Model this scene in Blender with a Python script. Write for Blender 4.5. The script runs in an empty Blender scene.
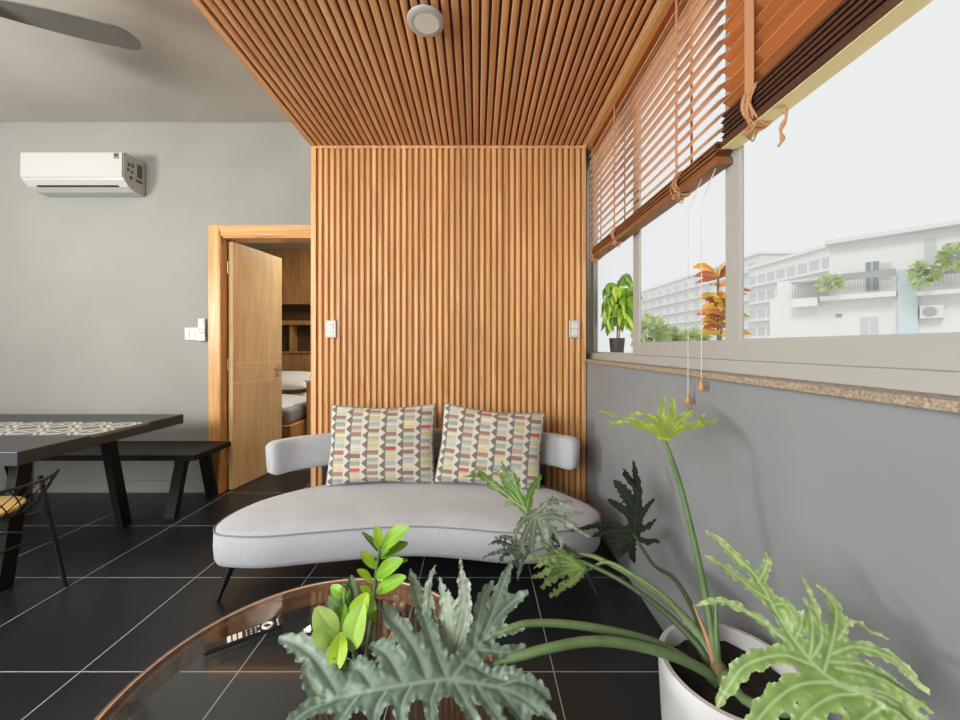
import bpy, bmesh, math, random
import numpy as np
from mathutils import Vector, Matrix
C = bpy.context.scene.collection
R = math.radians
F, U0, V0, CAMZ = 386.0, 477.0, 347.0, 1.235
rnd = random.Random(7)

def P(u, v, d):
    """point seen at (u, v) at depth d"""
    return Vector(((u-U0)*d/F, d, CAMZ-(v-V0)*d/F))
def PL(u, v, J, n):
    """point seen at (u, v) on the plane through J with normal n"""
    r = Vector(((u-U0)/F, 1.0, -(v-V0)/F)); o = Vector((0, 0, CAMZ))
    return o + r*((J-o).dot(n)/r.dot(n))

# ------------------------------------------------------------------ materials
def s2l(c):
    return tuple(((x/255.0)/12.92 if x <= 10 else (((x/255.0)+.055)/1.055)**2.4) for x in c)
def new_mat(name):
    m = bpy.data.materials.new(name); m.use_nodes = True
    nt = m.node_tree; b = nt.nodes['Principled BSDF']
    return m, nt, b
def mat(name, rgb, rough=.5, metal=0, var=0.0, vscale=8, bump=0, bscale=60, spec=.5, rgb2=None, sheen=0):
    m, nt, b = new_mat(name)
    b.inputs['Base Color'].default_value = (*s2l(rgb), 1)
    b.inputs['Roughness'].default_value = rough
    b.inputs['Metallic'].default_value = metal
    b.inputs['Specular IOR Level'].default_value = spec
    if sheen: b.inputs['Sheen Weight'].default_value = sheen
    tc = nt.nodes.new('ShaderNodeTexCoord')
    if var or rgb2:
        n = nt.nodes.new('ShaderNodeTexNoise'); n.inputs['Scale'].default_value = vscale; n.inputs['Detail'].default_value = 5
        r = nt.nodes.new('ShaderNodeValToRGB')
        a = s2l(rgb); c2 = s2l(rgb2) if rgb2 else tuple(x*(1-var) for x in a)
        r.color_ramp.elements[0].position = .32; r.color_ramp.elements[1].position = .68
        r.color_ramp.elements[0].color = (*c2, 1); r.color_ramp.elements[1].color = (*a, 1)
        nt.links.new(tc.outputs['Object'], n.inputs['Vector']); nt.links.new(n.outputs['Fac'], r.inputs['Fac'])
        nt.links.new(r.outputs['Color'], b.inputs['Base Color'])
    if bump:
        n2 = nt.nodes.new('ShaderNodeTexNoise'); n2.inputs['Scale'].default_value = bscale; n2.inputs['Detail'].default_value = 4
        bp = nt.nodes.new('ShaderNodeBump'); bp.inputs['Strength'].default_value = bump; bp.inputs['Distance'].default_value = .01
        nt.links.new(tc.outputs['Object'], n2.inputs['Vector']); nt.links.new(n2.outputs['Fac'], bp.inputs['Height'])
        nt.links.new(bp.outputs['Normal'], b.inputs['Normal'])
    return m
def wood(name, light, dark, axis='Z', rough=.4, freq=26, stretch=.06, strip=None, spec=.4, coat=0):
    m, nt, b = new_mat(name); L = nt.links
    b.inputs['Roughness'].default_value = rough; b.inputs['Specular IOR Level'].default_value = spec
    if coat: b.inputs['Coat Weight'].default_value = coat; b.inputs['Coat Roughness'].default_value = .15
    tc = nt.nodes.new('ShaderNodeTexCoord'); mp = nt.nodes.new('ShaderNodeMapping')
    sc = [freq]*3; sc['XYZ'.index(axis)] = freq*stretch; mp.inputs['Scale'].default_value = sc
    L.new(tc.outputs['Object'], mp.inputs['Vector'])
    n = nt.nodes.new('ShaderNodeTexNoise'); n.inputs['Scale'].default_value = 1; n.inputs['Detail'].default_value = 6; n.inputs['Distortion'].default_value = 1.4
    L.new(mp.outputs['Vector'], n.inputs['Vector'])
    r = nt.nodes.new('ShaderNodeValToRGB'); e = r.color_ramp.elements
    e[0].position = .3; e[0].color = (*s2l(dark), 1); e[1].position = .62; e[1].color = (*s2l(light), 1)
    L.new(n.outputs['Fac'], r.inputs['Fac'])
    out = r.outputs['Color']
    if strip:                                    # each slat has its own tone
        sx = nt.nodes.new('ShaderNodeSeparateXYZ'); L.new(tc.outputs['Object'], sx.inputs[0])
        dv = nt.nodes.new('ShaderNodeMath'); dv.operation = 'DIVIDE'; dv.inputs[1].default_value = strip
        L.new(sx.outputs['X'], dv.inputs[0])
        fl = nt.nodes.new('ShaderNodeMath'); fl.operation = 'FLOOR'; L.new(dv.outputs[0], fl.inputs[0])
        wn = nt.nodes.new('ShaderNodeTexWhiteNoise'); wn.noise_dimensions = '1D'; L.new(fl.outputs[0], wn.inputs['W'])
        mr = nt.nodes.new('ShaderNodeMapRange'); mr.inputs['To Min'].default_value = .84; mr.inputs['To Max'].default_value = 1.1
        L.new(wn.outputs['Value'], mr.inputs['Value'])
        hs = nt.nodes.new('ShaderNodeHueSaturation'); L.new(mr.outputs[0], hs.inputs['Value']); L.new(out, hs.inputs['Color'])
        out = hs.outputs['Color']
    L.new(out, b.inputs['Base Color'])
    return m
def attr_mat(name, rough=.45, transl=.0, spec=.5, attr='col', bump=0):
    m, nt, b = new_mat(name); L = nt.links
    a = nt.nodes.new('ShaderNodeAttribute'); a.attribute_name = attr
    b.inputs['Roughness'].default_value = rough; b.inputs['Specular IOR Level'].default_value = spec
    L.new(a.outputs['Color'], b.inputs['Base Color'])
    if bump:
        tc = nt.nodes.new('ShaderNodeTexCoord'); n2 = nt.nodes.new('ShaderNodeTexNoise'); n2.inputs['Scale'].default_value = 260
        bp = nt.nodes.new('ShaderNodeBump'); bp.inputs['Strength'].default_value = bump; bp.inputs['Distance'].default_value = .004
        L.new(tc.outputs['Object'], n2.inputs['Vector']); L.new(n2.outputs['Fac'], bp.inputs['Height']); L.new(bp.outputs['Normal'], b.inputs['Normal'])
    if transl:
        t = nt.nodes.new('ShaderNodeBsdfTranslucent'); mx = nt.nodes.new('ShaderNodeMixShader'); mx.inputs[0].default_value = transl
        L.new(a.outputs['Color'], t.inputs['Color']); L.new(b.outputs[0], mx.inputs[1]); L.new(t.outputs[0], mx.inputs[2])
        L.new(mx.outputs[0], nt.nodes['Material Output'].inputs['Surface'])
    return m
def glass_mat(name, tint=(1, 1, 1), ior=1.45, rough=0.0, haze=0.0):
    m = bpy.data.materials.new(name); m.use_nodes = True; nt = m.node_tree; L = nt.links
    nt.nodes.remove(nt.nodes['Principled BSDF'])
    t = nt.nodes.new('ShaderNodeBsdfTransparent'); t.inputs['Color'].default_value = (*tint, 1)
    g = nt.nodes.new('ShaderNodeBsdfGlossy'); g.inputs['Roughness'].default_value = rough
    lw = nt.nodes.new('ShaderNodeLayerWeight'); lw.inputs['Blend'].default_value = .5
    pw = nt.nodes.new('ShaderNodeMath'); pw.operation = 'POWER'; pw.inputs[1].default_value = 4.0; L.new(lw.outputs['Facing'], pw.inputs[0])
    fr = nt.nodes.new('ShaderNodeMapRange'); fr.inputs['To Min'].default_value = ior[0]; fr.inputs['To Max'].default_value = ior[1]; L.new(pw.outputs[0], fr.inputs['Value'])
    mx = nt.nodes.new('ShaderNodeMixShader'); L.new(fr.outputs[0], mx.inputs[0]); L.new(t.outputs[0], mx.inputs[1]); L.new(g.outputs[0], mx.inputs[2])
    out = mx.outputs[0]
    if haze:
        tr = nt.nodes.new('ShaderNodeBsdfTranslucent'); tr.inputs['Color'].default_value = (.95, .96, .96, 1)
        m2 = nt.nodes.new('ShaderNodeMixShader'); m2.inputs[0].default_value = haze
        L.new(out, m2.inputs[1]); L.new(tr.outputs[0], m2.inputs[2]); out = m2.outputs[0]
    L.new(out, nt.nodes['Material Output'].inputs['Surface'])
    return m

M = {}
M['wallgrey'] = mat('grey_cement_paint', (145, 146, 140), .75, vscale=2.2, bump=.12, bscale=35, rgb2=(138, 139, 133))
M['wallwin'] = mat('grey_cement_paint_window_side', (141, 146, 149), .55, vscale=2.5, bump=.08, bscale=30, rgb2=(132, 137, 141))
M['ceil'] = mat('grey_ceiling_paint', (178, 174, 166), .8, vscale=1.5, bump=.06, bscale=40, rgb2=(168, 164, 156))
M['white'] = mat('white_plastic', (180, 181, 178), .35)
M['whitepaint'] = mat('white_paint', (226, 224, 216), .6)
M['cream'] = mat('cream_paint_and_glow', (240, 216, 150), .6)  # recess paint; on the strip it carries daylight from over the blind
M['alu'] = mat('powder_coated_aluminium', (168, 170, 166), .4)
M['black'] = mat('black_lacquer', (17, 18, 19), .5, var=.15, vscale=5, spec=.3)
M['blackmetal'] = mat('black_steel', (20, 21, 23), .4)
M['darkbase'] = mat('dark_table_grey', (62, 66, 69), .4, vscale=4, rgb2=(54, 58, 61), spec=.3)
M['fabric'] = mat('light_grey_velvet', (178, 182, 187), .9, vscale=7, bump=.25, bscale=300, rgb2=(169, 173, 179), sheen=.3)
M['fabricside'] = mat('grey_sofa_fabric', (174, 178, 184), .9, vscale=60, bump=.25, bscale=300, rgb2=(166, 170, 177), sheen=.2)
M['piping'] = mat('grey_piping', (128, 130, 134), .8)
M['slat'] = wood('slatted_wall_wood', (222, 178, 124), (194, 142, 88), 'Z', .45, 30, .05, strip=.0434)
M['slatc'] = wood('slatted_ceiling_wood', (222, 170, 124), (192, 136, 92), 'Y', .45, 30, .05, strip=.0434)
M['groove'] = mat('shaded_slat_groove', (176, 116, 58), .7)  # darker than the slats: shade between them put into the colour
M['groovec'] = mat('shaded_groove_ceiling', (96, 52, 28), .7)  # ceiling gaps, darkened with painted shade as well
M['oak'] = wood('oak_door', (240, 208, 158), (222, 184, 128), 'Z', .28, 9, .12, coat=.25)
M['oaklight'] = mat('pale_door_line', (250, 226, 186), .4)
M['oakframe'] = wood('oak_frame', (214, 165, 104), (184, 132, 74), 'Z', .35, 30, .05)
M['oakframex'] = wood('oak_frame_head', (214, 165, 104), (184, 132, 74), 'X', .35, 30, .05)
M['brownwood'] = wood('brown_bedroom_wood', (168, 124, 76), (140, 98, 56), 'Z', .45, 14, .1)
M['darkwood'] = mat('dark_shelf_wood', (80, 56, 34), .5)
M['blind'] = wood('blind_slat_wood', (218, 162, 114), (192, 130, 82), 'Y', .4, 24, .05)
M['blindrail'] = wood('blind_rail_wood', (176, 112, 66), (140, 84, 46), 'Y', .35, 24, .05)
M['tape'] = mat('tan_cotton_tape', (186, 138, 100), .85)
M['string'] = mat('blind_cord', (214, 206, 190), .8)
M['acorn'] = mat('wooden_pull', (196, 140, 84), .45)
M['walnut'] = wood('walnut_table_ring', (138, 100, 76), (100, 70, 52), 'X', .35, 22, .12)
M['steel'] = mat('brushed_steel', (190, 188, 184), .3, metal=1)
M['soil'] = mat('potting_soil', (40, 32, 26), .95, var=.6, vscale=60, bump=.8, bscale=80)
M['pot'] = mat('pale_cement_pot', (205, 207, 209), .7, vscale=6, bump=.1, bscale=40, rgb2=(192, 194, 197))
M['darkpot'] = mat('dark_plant_pot', (52, 50, 48), .6)
M['greypot'] = mat('grey_outdoor_pot', (150, 155, 155), .7)
M['redpot'] = mat('terracotta_pot', (160, 110, 80), .8)
M['petiole'] = mat('green_petiole', (104, 128, 84), .45, vscale=20, rgb2=(84, 110, 68))
M['petioled'] = mat('dark_green_petiole', (66, 88, 56), .45)
M['sheath'] = mat('pinkish_leaf_sheath', (172, 128, 100), .6)
M['leaf'] = attr_mat('leaf_blade', .36, .22)
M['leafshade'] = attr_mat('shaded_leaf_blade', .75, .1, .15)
M['bark'] = mat('plant_stem_bark', (120, 104, 76), .8)
M['yellowseat'] = wood('pale_wood_seat', (226, 190, 120), (206, 166, 96), 'X', .45, 14, .15)
M['pillow'] = attr_mat('woven_cushion_cover', .9, 0, .2, bump=.4)
M['runner'] = attr_mat('patterned_tile_inlay', .5, 0, .4)
M['rubber'] = mat('black_remote_plastic', (24, 25, 28), .35)
M['greybtn'] = mat('pale_buttons', (225, 222, 218), .5)
M['darkslot'] = mat('dark_slot', (40, 40, 42), .6)
M['fan'] = mat('grey_fan_blade', (104, 102, 97), .6)
M['linen'] = mat('white_linen', (225, 224, 222), .85, bump=.2, bscale=20)
M['greysheet'] = mat('grey_bed_sheet', (160, 162, 164), .85)
M['stone'] = mat('speckled_granite', (184, 170, 150), .5, vscale=160, rgb2=(120, 106, 92))
M['facade'] = mat('white_render', (238, 238, 236), .8)
M['facade2'] = mat('pale_render', (228, 230, 230), .8)
M['bluerender'] = mat('hazed_blue_render', (214, 228, 232), .8)  # column blue washed out, haze put into the colour
M['farwin'] = mat('hazed_far_window', (210, 214, 216), .5)  # light grey because outdoor haze is put into the colour
M['darkwin'] = mat('dark_window_glass', (158, 166, 170), .3)  # house glass bleached with painted haze; also the remote display
M['railing'] = mat('grey_railing', (178, 181, 181), .6)
M['outground'] = mat('pale_street', (205, 203, 196), .9)
M['pane'] = glass_mat('window_glass', (1, 1, 1), (.0, .12))
M['tableglass'] = glass_mat('clear_table_glass', (.95, .965, .96), (.035, .75))
M['glassedge'] = mat('glass_edge_highlight', (210, 180, 160), .15)  # bright line round the glass, a highlight put into the colour
M['flower'] = mat('dry_blossom', (214, 190, 172), .8, var=.3, vscale=60)
M['stickergrey'] = mat('sticker_print', (84, 86, 86), .6)
M['root'] = mat('pale_roots', (150, 144, 116), .8)
M['energylabel'] = mat('energy_label', (128, 134, 92), .5)

def floor_mat():
    m, nt, b = new_mat('black_floor_tile'); L = nt.links
    tc = nt.nodes.new('ShaderNodeTexCoord'); sx = nt.nodes.new('ShaderNodeSeparateXYZ'); L.new(tc.outputs['Object'], sx.inputs[0])
    def mth(op, a, bv=None):
        n = nt.nodes.new('ShaderNodeMath'); n.operation = op
        for i, q in enumerate((a, bv)):
            if q is None: continue
            if isinstance(q, (int, float)): n.inputs[i].default_value = q
            else: L.new(q, n.inputs[i])
        return n.outputs[0]
    def line(o, off):
        f = mth('FRACT', mth('DIVIDE', mth('ADD', o, 60-off), .6))
        return mth('MINIMUM', f, mth('SUBTRACT', 1.0, f))
    dmin = mth('MINIMUM', line(sx.outputs['X'], .292), line(sx.outputs['Y'], .268))
    g = mth('LESS_THAN', dmin, .0033)
    n = nt.nodes.new('ShaderNodeTexNoise'); n.inputs['Scale'].default_value = 3; n.inputs['Detail'].default_value = 6
    L.new(tc.outputs['Object'], n.inputs['Vector'])
    r = nt.nodes.new('ShaderNodeValToRGB'); r.color_ramp.elements[0].color = (*s2l((25, 28, 31)), 1); r.color_ramp.elements[1].color = (*s2l((36, 39, 43)), 1)
    L.new(n.outputs['Fac'], r.inputs['Fac'])
    mx = nt.nodes.new('ShaderNodeMix'); mx.data_type = 'RGBA'; L.new(g, mx.inputs['Factor']); L.new(r.outputs['Color'], mx.inputs['A'])
    mx.inputs['B'].default_value = (*s2l((168, 168, 165)), 1)
    L.new(mx.outputs['Result'], b.inputs['Base Color'])
    rr = mth('ADD', mth('MULTIPLY', n.outputs['Fac'], .14), .26); L.new(mth('ADD', rr, mth('MULTIPLY', g, .4)), b.inputs['Roughness'])
    b.inputs['Specular IOR Level'].default_value = .4
    return m
M['floor'] = floor_mat()

# ------------------------------------------------------------------ mesh builder
ORG = {}
class MB:
    def __init__(s): s.v = []; s.f = []; s.fm = []; s.col = []; s.cur = (1, 1, 1); s.mi = 0
    def add(s, vs, fs, cols=None):
        o = len(s.v); s.v += [tuple(p) for p in vs]; s.f += [tuple(i+o for i in f) for f in fs]; s.fm += [s.mi]*len(fs)
        s.col += list(cols) if cols else [s.cur]*len(vs)
        return s
    def box(s, x0, x1, y0, y1, z0, z1):
        return s.obox(Vector(((x0+x1)/2, (y0+y1)/2, (z0+z1)/2)), (x1-x0, y1-y0, z1-z0))
    def obox(s, c, size, rot=None):
        c = Vector(c); hx, hy, hz = [q/2 for q in size]
        vs = [Vector((x, y, z)) for x in (-hx, hx) for y in (-hy, hy) for z in (-hz, hz)]
        if rot is not None: vs = [rot @ p for p in vs]
        return s.add([p+c for p in vs], [(0, 1, 3, 2), (4, 6, 7, 5), (0, 4, 5, 1), (2, 3, 7, 6), (0, 2, 6, 4), (1, 5, 7, 3)])
    def hexa(s, b4, t4):
        return s.add(list(b4)+list(t4), [(3, 2, 1, 0), (4, 5, 6, 7), (0, 1, 5, 4), (1, 2, 6, 5), (2, 3, 7, 6), (3, 0, 4, 7)])
    def prism(s, pts, z0, z1):
        n = len(pts); vs = [(x, y, z0) for x, y in pts]+[(x, y, z1) for x, y in pts]
        return s.add(vs, [tuple(range(n-1, -1, -1)), tuple(range(n, 2*n))]+[(i, (i+1) % n, n+(i+1) % n, n+i) for i in range(n)])
    def xprism(s, pts, x0, x1):      # outline in (y, z)
        n = len(pts); vs = [(x0, y, z) for y, z in pts]+[(x1, y, z) for y, z in pts]
        return s.add(vs, [tuple(range(n-1, -1, -1)), tuple(range(n, 2*n))]+[(i, (i+1) % n, n+(i+1) % n, n+i) for i in range(n)])
    def yprism(s, pts, y0, y1):      # outline in (x, z)
        n = len(pts); vs = [(x, y0, z) for x, z in pts]+[(x, y1, z) for x, z in pts]
        return s.add(vs, [tuple(range(n)), tuple(range(2*n-1, n-1, -1))]+[((i+1) % n, i, n+i, n+(i+1) % n) for i in range(n)])
    def tube(s, pts, r, n=8, closed=False):
        pts = [Vector(p) for p in pts]; k = len(pts); rs = r if isinstance(r, (list, tuple)) else [r]*k
        vs = []; prev = None
        for i, p in enumerate(pts):
            t = (pts[(i+1) % k]-pts[i-1]) if closed else (pts[min(i+1, k-1)]-pts[max(i-1, 0)])
            t.normalize()
            if prev is None:
                a = t.orthogonal().normalized()
            else:
                a = prev-t*prev.dot(t)
                a = a.normalized() if a.length > 1e-6 else t.orthogonal().normalized()
            prev = a; b = t.cross(a)
            for j in range(n):
                q = 2*math.pi*j/n; vs.append(p+(a*math.cos(q)+b*math.sin(q))*rs[i])
        fs = []
        for i in range(k if closed else k-1):
            i2 = (i+1) % k
            for j in range(n): fs.append((i*n+j, i*n+(j+1) % n, i2*n+(j+1) % n, i2*n+j))
        if not closed: fs += [tuple(range(n-1, -1, -1)), tuple((k-1)*n+j for j in range(n))]
        return s.add(vs, fs)
    def lathe(s, prof, c, n=48, cap=True, close=False):
        c = Vector(c); vs = []
        for r, z in prof:
            for j in range(n): q = 2*math.pi*j/n; vs.append((c.x+r*math.cos(q), c.y+r*math.sin(q), c.z+z))
        k = len(prof); fs = []
        for i in range(k if close else k-1):
            i2 = (i+1) % k
            for j in range(n): fs.append((i*n+j, i*n+(j+1) % n, i2*n+(j+1) % n, i2*n+j))
        if cap and not close: fs += [tuple(range(n-1, -1, -1)), tuple((k-1)*n+j for j in range(n))]
        return s.add(vs, fs)
    def rings(s, rings, cap=True):
        k = len(rings); n = len(rings[0]); vs = [p for r in rings for p in r]; fs = []
        for i in range(k-1):
            for j in range(n): fs.append((i*n+j, i*n+(j+1) % n, (i+1)*n+(j+1) % n, (i+1)*n+j))
        if cap: fs += [tuple(range(n-1, -1, -1)), tuple((k-1)*n+j for j in range(n))]
        return s.add(vs, fs)
    def build(s, name, mats, parent=None, org=None, smooth=None, bevel=0, seg=2, recalc=True, subd=0):
        if not isinstance(mats, (list, tuple)): mats = [mats]
        o0 = ORG[parent.name] if parent is not None else Vector(org or (0, 0, 0))
        me = bpy.data.meshes.new(name)
        me.from_pydata([tuple(Vector(p)-o0) for p in s.v], [], s.f)
        for m in mats: me.materials.append(m)
        me.polygons.foreach_set('material_index', s.fm)
        a = me.color_attributes.new('col', 'FLOAT_COLOR', 'POINT')
        a.data.foreach_set('color', [q for c in s.col for q in (*c, 1.0)])
        if recalc:
            bm = bmesh.new(); bm.from_mesh(me); bmesh.ops.recalc_face_normals(bm, faces=bm.faces); bm.to_mesh(me); bm.free()
        if smooth:
            me.polygons.foreach_set('use_smooth', [True]*len(me.polygons)); me.set_sharp_from_angle(angle=R(smooth))
        ob = bpy.data.objects.new(name, me); C.objects.link(ob)
        if parent is not None: ob.parent = parent
        else: ob.location = o0
        ORG[ob.name] = o0
        if bevel:
            bv = ob.modifiers.new('edge', 'BEVEL'); bv.width = bevel; bv.segments = seg; bv.limit_method = 'ANGLE'; bv.angle_limit = R(40)
        if subd:
            sd = ob.modifiers.new('round', 'SUBSURF'); sd.levels = subd; sd.render_levels = subd
        return ob
def tag(o, label=None, cat=None, group=None, kind=None):
    for k, v in (('label', label), ('category', cat), ('group', group), ('kind', kind)):
        if v: o[k] = v
    return o
def thing(name, label, cat, loc, group=None):
    o = bpy.data.objects.new(name, None); C.objects.link(o); o.location = loc; ORG[o.name] = Vector(loc)
    o.empty_display_size = .1
    return tag(o, label, cat, group)
def struct(name, mb, mats, parent=None, **k):
    o = mb.build(name, mats, parent, **k)
    o['kind'] = 'structure'
    return o
def crom(pts, n):
    pts = [Vector(p) for p in pts]
    if len(pts) == 2: return [pts[0].lerp(pts[1], i/(n-1)) for i in range(n)]
    e = [pts[0]*2-pts[1]]+pts+[pts[-1]*2-pts[-2]]; k = len(pts)-1; out = []
    for i in range(n):
        t = i/(n-1)*k; j = min(int(t), k-1); t -= j
        a, b, c, d = e[j:j+4]
        out.append(.5*((2*b)+(c-a)*t+(2*a-5*b+4*c-d)*t*t+(3*b-a-3*c+d)*t**3))
    return out
def cromc(pts, n):
    """closed smooth loop"""
    k = len(pts); pts = [Vector(p) for p in pts]; out = []
    for i in range(n):
        t = i/n*k; j = int(t); t -= j
        a, b, c, d = (pts[(j+q-1) % k] for q in range(4))
        out.append(.5*((2*b)+(c-a)*t+(2*a-5*b+4*c-d)*t*t+(3*b-a-3*c+d)*t**3))
    return out

# ------------------------------------------------------------------ room shell
WX = .81                                            # face of the wall under the window
struct('floor', MB().box(-4.9, .95, -2.5, 5.8, -.1, 0), M['floor'])
b = MB()
b.box(-4.9, -2.165, 3.29, 3.41, 0, 3.2).box(-1.335, .95, 3.29, 3.41, 0, 3.2).box(-2.165, -1.335, 3.29, 3.41, 2.17, 3.2)
struct('wall_back', b, M['wallgrey'])
struct('wall_left', MB().box(-5.0, -4.9, -2.6, 3.41, 0, 3.2), M['wallgrey'])
struct('wall_front', MB().box(-5.0, .95, -2.6, -2.5, 0, 3.2), M['wallgrey'])
struct('ceiling', MB().box(-5.0, -1.2, -2.6, 3.41, 3.15, 3.25), M['ceil'])
# wall below and above the window
b = MB(); b.box(WX, .95, -2.5, 3.29, 0, 1.125)
b.box(.87, .95, -2.5, 3.29, 2.66, 2.9).box(.87, .95, 3.05, 3.29, 1.125, 2.66).box(WX, .95, -2.5, -.7, 1.125, 2.66)
struct('wall_right', b, M['wallwin'])
struct('trim_1', MB().box(.79, .95, -.7, 2.838, 1.125, 1.146).box(.812, .95, 2.838, 3.05, 1.125, 1.146), M['stone'], bevel=.004)
b = MB(); b.box(-4.9, -2.28, 3.278, 3.29, 0, .10).box(-4.9, -2.28, 3.272, 3.29, .0, .012)
struct('baseboard_back', b, M['wallgrey'], bevel=.003)
# slatted wall (a boxed-out pier) and slatted ceiling
NR = 45; X0, X1 = -1.185, .805; PER = (X1-X0)/NR
def ribs(b, flip):
    pts = []
    for i in range(NR):
        x = X0+i*PER; g = PER*(.36 if flip else .26); w = PER-g
        for k, (dx, dh) in enumerate(((0, 0), (g, 0), (g+.0008, .011), (g+.004, .0155), (g+w*.5, .0165), (PER-.004, .0155), (PER-.0008, .011))):
            pts.append((x+dx, dh, k == 0))
    pts.append((X1, 0, False))
    return pts
def ribmesh(kind):
    b = MB(); pr = [(min(x, .785) if kind == 'ceil' else x, h_, g_) for x, h_, g_ in ribs(b, kind == 'wall')]
    for (xa, ha, ga), (xb, hb, gb) in zip(pr[:-1], pr[1:]):
        b.mi = 1 if ga else 0
        if kind == 'wall':
            b.add([(xa, 2.857-ha, 0), (xb, 2.857-hb, 0), (xb, 2.857-hb, 2.70), (xa, 2.857-ha, 2.70)], [(0, 1, 2, 3)])
        else:
            b.add([(xa, -2.5, 2.732-ha), (xb, -2.5, 2.732-hb), (xb, 2.84, 2.732-hb), (xa, 2.84, 2.732-ha)], [(3, 2, 1, 0)])
    b.mi = 0
    return b
b = ribmesh('wall')
b.box(X0, .805, 2.858, 3.289, 0, 2.72)
b.box(-1.222, -1.186, 2.838, 3.289, 0, 2.72)          # flat edge board
b.box(-1.186, .805, 2.838, 2.858, 2.698, 2.716)       # head strip
struct('wall_slatted', b, [M['slat'], M['groove']], recalc=False)
b = ribmesh('ceil')
b.box(-1.2, .785, -2.5, 3.289, 2.734, 2.80)
b.box(-1.222, -1.186, -2.5, 2.84, 2.712, 3.15)         # edge board of the dropped ceiling
struct('ceiling_slatted', b, [M['slatc'], M['groovec']], recalc=False)
struct('recess_roof_light_strip', MB().box(.80, .95, -2.5, 3.289, 2.80, 2.9).box(.785, .811, -2.5, 2.838, 2.711, 2.80), M['cream'])   # roof of the blind recess; cream strip painted for light over the headrail

# ------------------------------------------------------------------ door, frame, bedroom
b = MB()
b.box(-2.272, -2.165, 3.262, 3.29, 0, 2.268).box(-2.25, -2.165, 3.25, 3.262, 0, 2.246).box(-2.215, -2.165, 3.238, 3.25, 0, 2.21)
b.box(-1.335, -1.226, 3.262, 3.29, 0, 2.268)
b.box(-2.165, -2.155, 3.24, 3.332, 0, 2.17).box(-1.348, -1.335, 3.29, 3.415, 0, 2.17)
b.mi = 1
b.box(-2.165, -1.226, 3.262, 3.29, 2.17, 2.268).box(-2.165, -1.226, 3.25, 3.262, 2.17, 2.246).box(-2.152, -1.348, 3.26, 3.415, 2.157, 2.17)
struct('trim_3', b, [M['oakframe'], M['oakframex']], bevel=.003)
th = R(9); dl = .645; hx, hy = -2.146, 3.335
rot = Matrix.Rotation(-th, 3, 'Z')                    # leaf runs along +Y from the hinge
door = thing('door_1', None, None, (hx, hy, 0)); door['kind'] = 'structure'
b = MB()
cuts = [.006, .9155, .9215, 1.0885, 1.0945, 2.145]
for k in (0, 2, 4):
    z0, z1 = cuts[k], cuts[k+1]
    b.obox(Vector((hx, hy, 0))+rot @ Vector((.02, dl/2, (z0+z1)/2)), (.04, dl, z1-z0), rot)
b.obox(Vector((hx, hy, 0))+rot @ Vector((.019, dl/2, 1.0)), (.034, dl-.004, .3), rot)
b.mi = 1
for z_ in (.9185, 1.0915): b.obox(Vector((hx, hy, 0))+rot @ Vector((.020, dl/2, z_)), (.039, dl-.002, .006), rot)
o = struct('door_leaf', b, [M['oak'], M['oaklight']], door)
def dpt(x, y, z): return Vector((hx, hy, 0))+rot @ Vector((x, y, z))
b = MB()
b.tube([dpt(.04, dl-.06, 1.02), dpt(.05, dl-.06, 1.02)], .026, 16)
b.tube(crom([dpt(.05, dl-.06, 1.02), dpt(.085, dl-.06, 1.02), dpt(.095, dl-.09, 1.02), dpt(.095, dl-.175, 1.02)], 14), .010, 10)
b.tube([dpt(.04, dl-.06, .95), dpt(.047, dl-.06, .95)], .016, 12)
struct('door_handle', b, M['steel'], door, smooth=40)
for z in (.28, 1.08, 1.92):
    b = MB(); b.tube([dpt(-.002, -.006, z-.05), dpt(-.002, -.006, z+.05)], .007, 8); b.obox(dpt(.02, .002, z), (.03, .003, .1), rot)
    struct('door_hinge', b, M['steel'], door, smooth=40)
# bedroom shell
b = MB(); b.box(-4.4, -.6, 5.62, 5.74, 0, 1.16).box(-4.4, -.6, 5.62, 5.74, 1.56, 1.62).box(-4.4, -.6, 5.62, 5.74, 1.86, 2.75)
b.mi = 1; b.box(-4.4, -.6, 5.8, 5.84, 1.1, 1.9)
b.mi = 0; b.box(-4.4, -.6, 5.60, 5.82, 1.15, 1.17).box(-2.75, -2.7, 5.66, 5.8, 1.17, 1.56)
struct('wall_bedroom_back', b, [M['brownwood'], M['darkwood']])
struct('wall_bedroom_left', MB().box(-4.5, -4.4, 3.41, 5.8, 0, 2.75), M['whitepaint'])
struct('wall_bedroom_right', MB().box(-.6, -.5, 3.41, 5.8, 0, 2.75), M['whitepaint'])
struct('ceiling_bedroom', MB().box(-4.5, -.5, 3.41, 5.8, 2.66, 2.76), M['ceil'])
bed = thing('bed', 'bed with white duvet on a wooden base seen through the open door', 'bed', (-2.9, 4.9, 0))
MB().box(-3.75, -2.02, 4.2, 5.58, .0, .38).build('bed_base', M['oakframe'], bed, bevel=.01)
MB().box(-3.72, -2.05, 4.22, 5.56, .38, .56).build('mattress', M['greysheet'], bed, bevel=.05, seg=4)
b = MB(); n = 15
def dz(i, j): return .60+.025*math.sin(i*1.7)*math.cos(j*1.3)+.015*math.sin(j*2.3)
vs = [(-3.73+1.67*i/(n-1), 4.21+1.0*j/(n-1), dz(i, j)-(.09 if j == 0 or i == n-1 else 0)) for i in range(n) for j in range(n)]
fs = [(i*n+j, (i+1)*n+j, (i+1)*n+j+1, i*n+j+1) for i in range(n-1) for j in range(n-1)]
b.add(vs, fs); du = b.build('duvet', M['linen'], bed, smooth=80, subd=1)
sd = du.modifiers.new('thick', 'SOLIDIFY'); sd.thickness = .03
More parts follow.
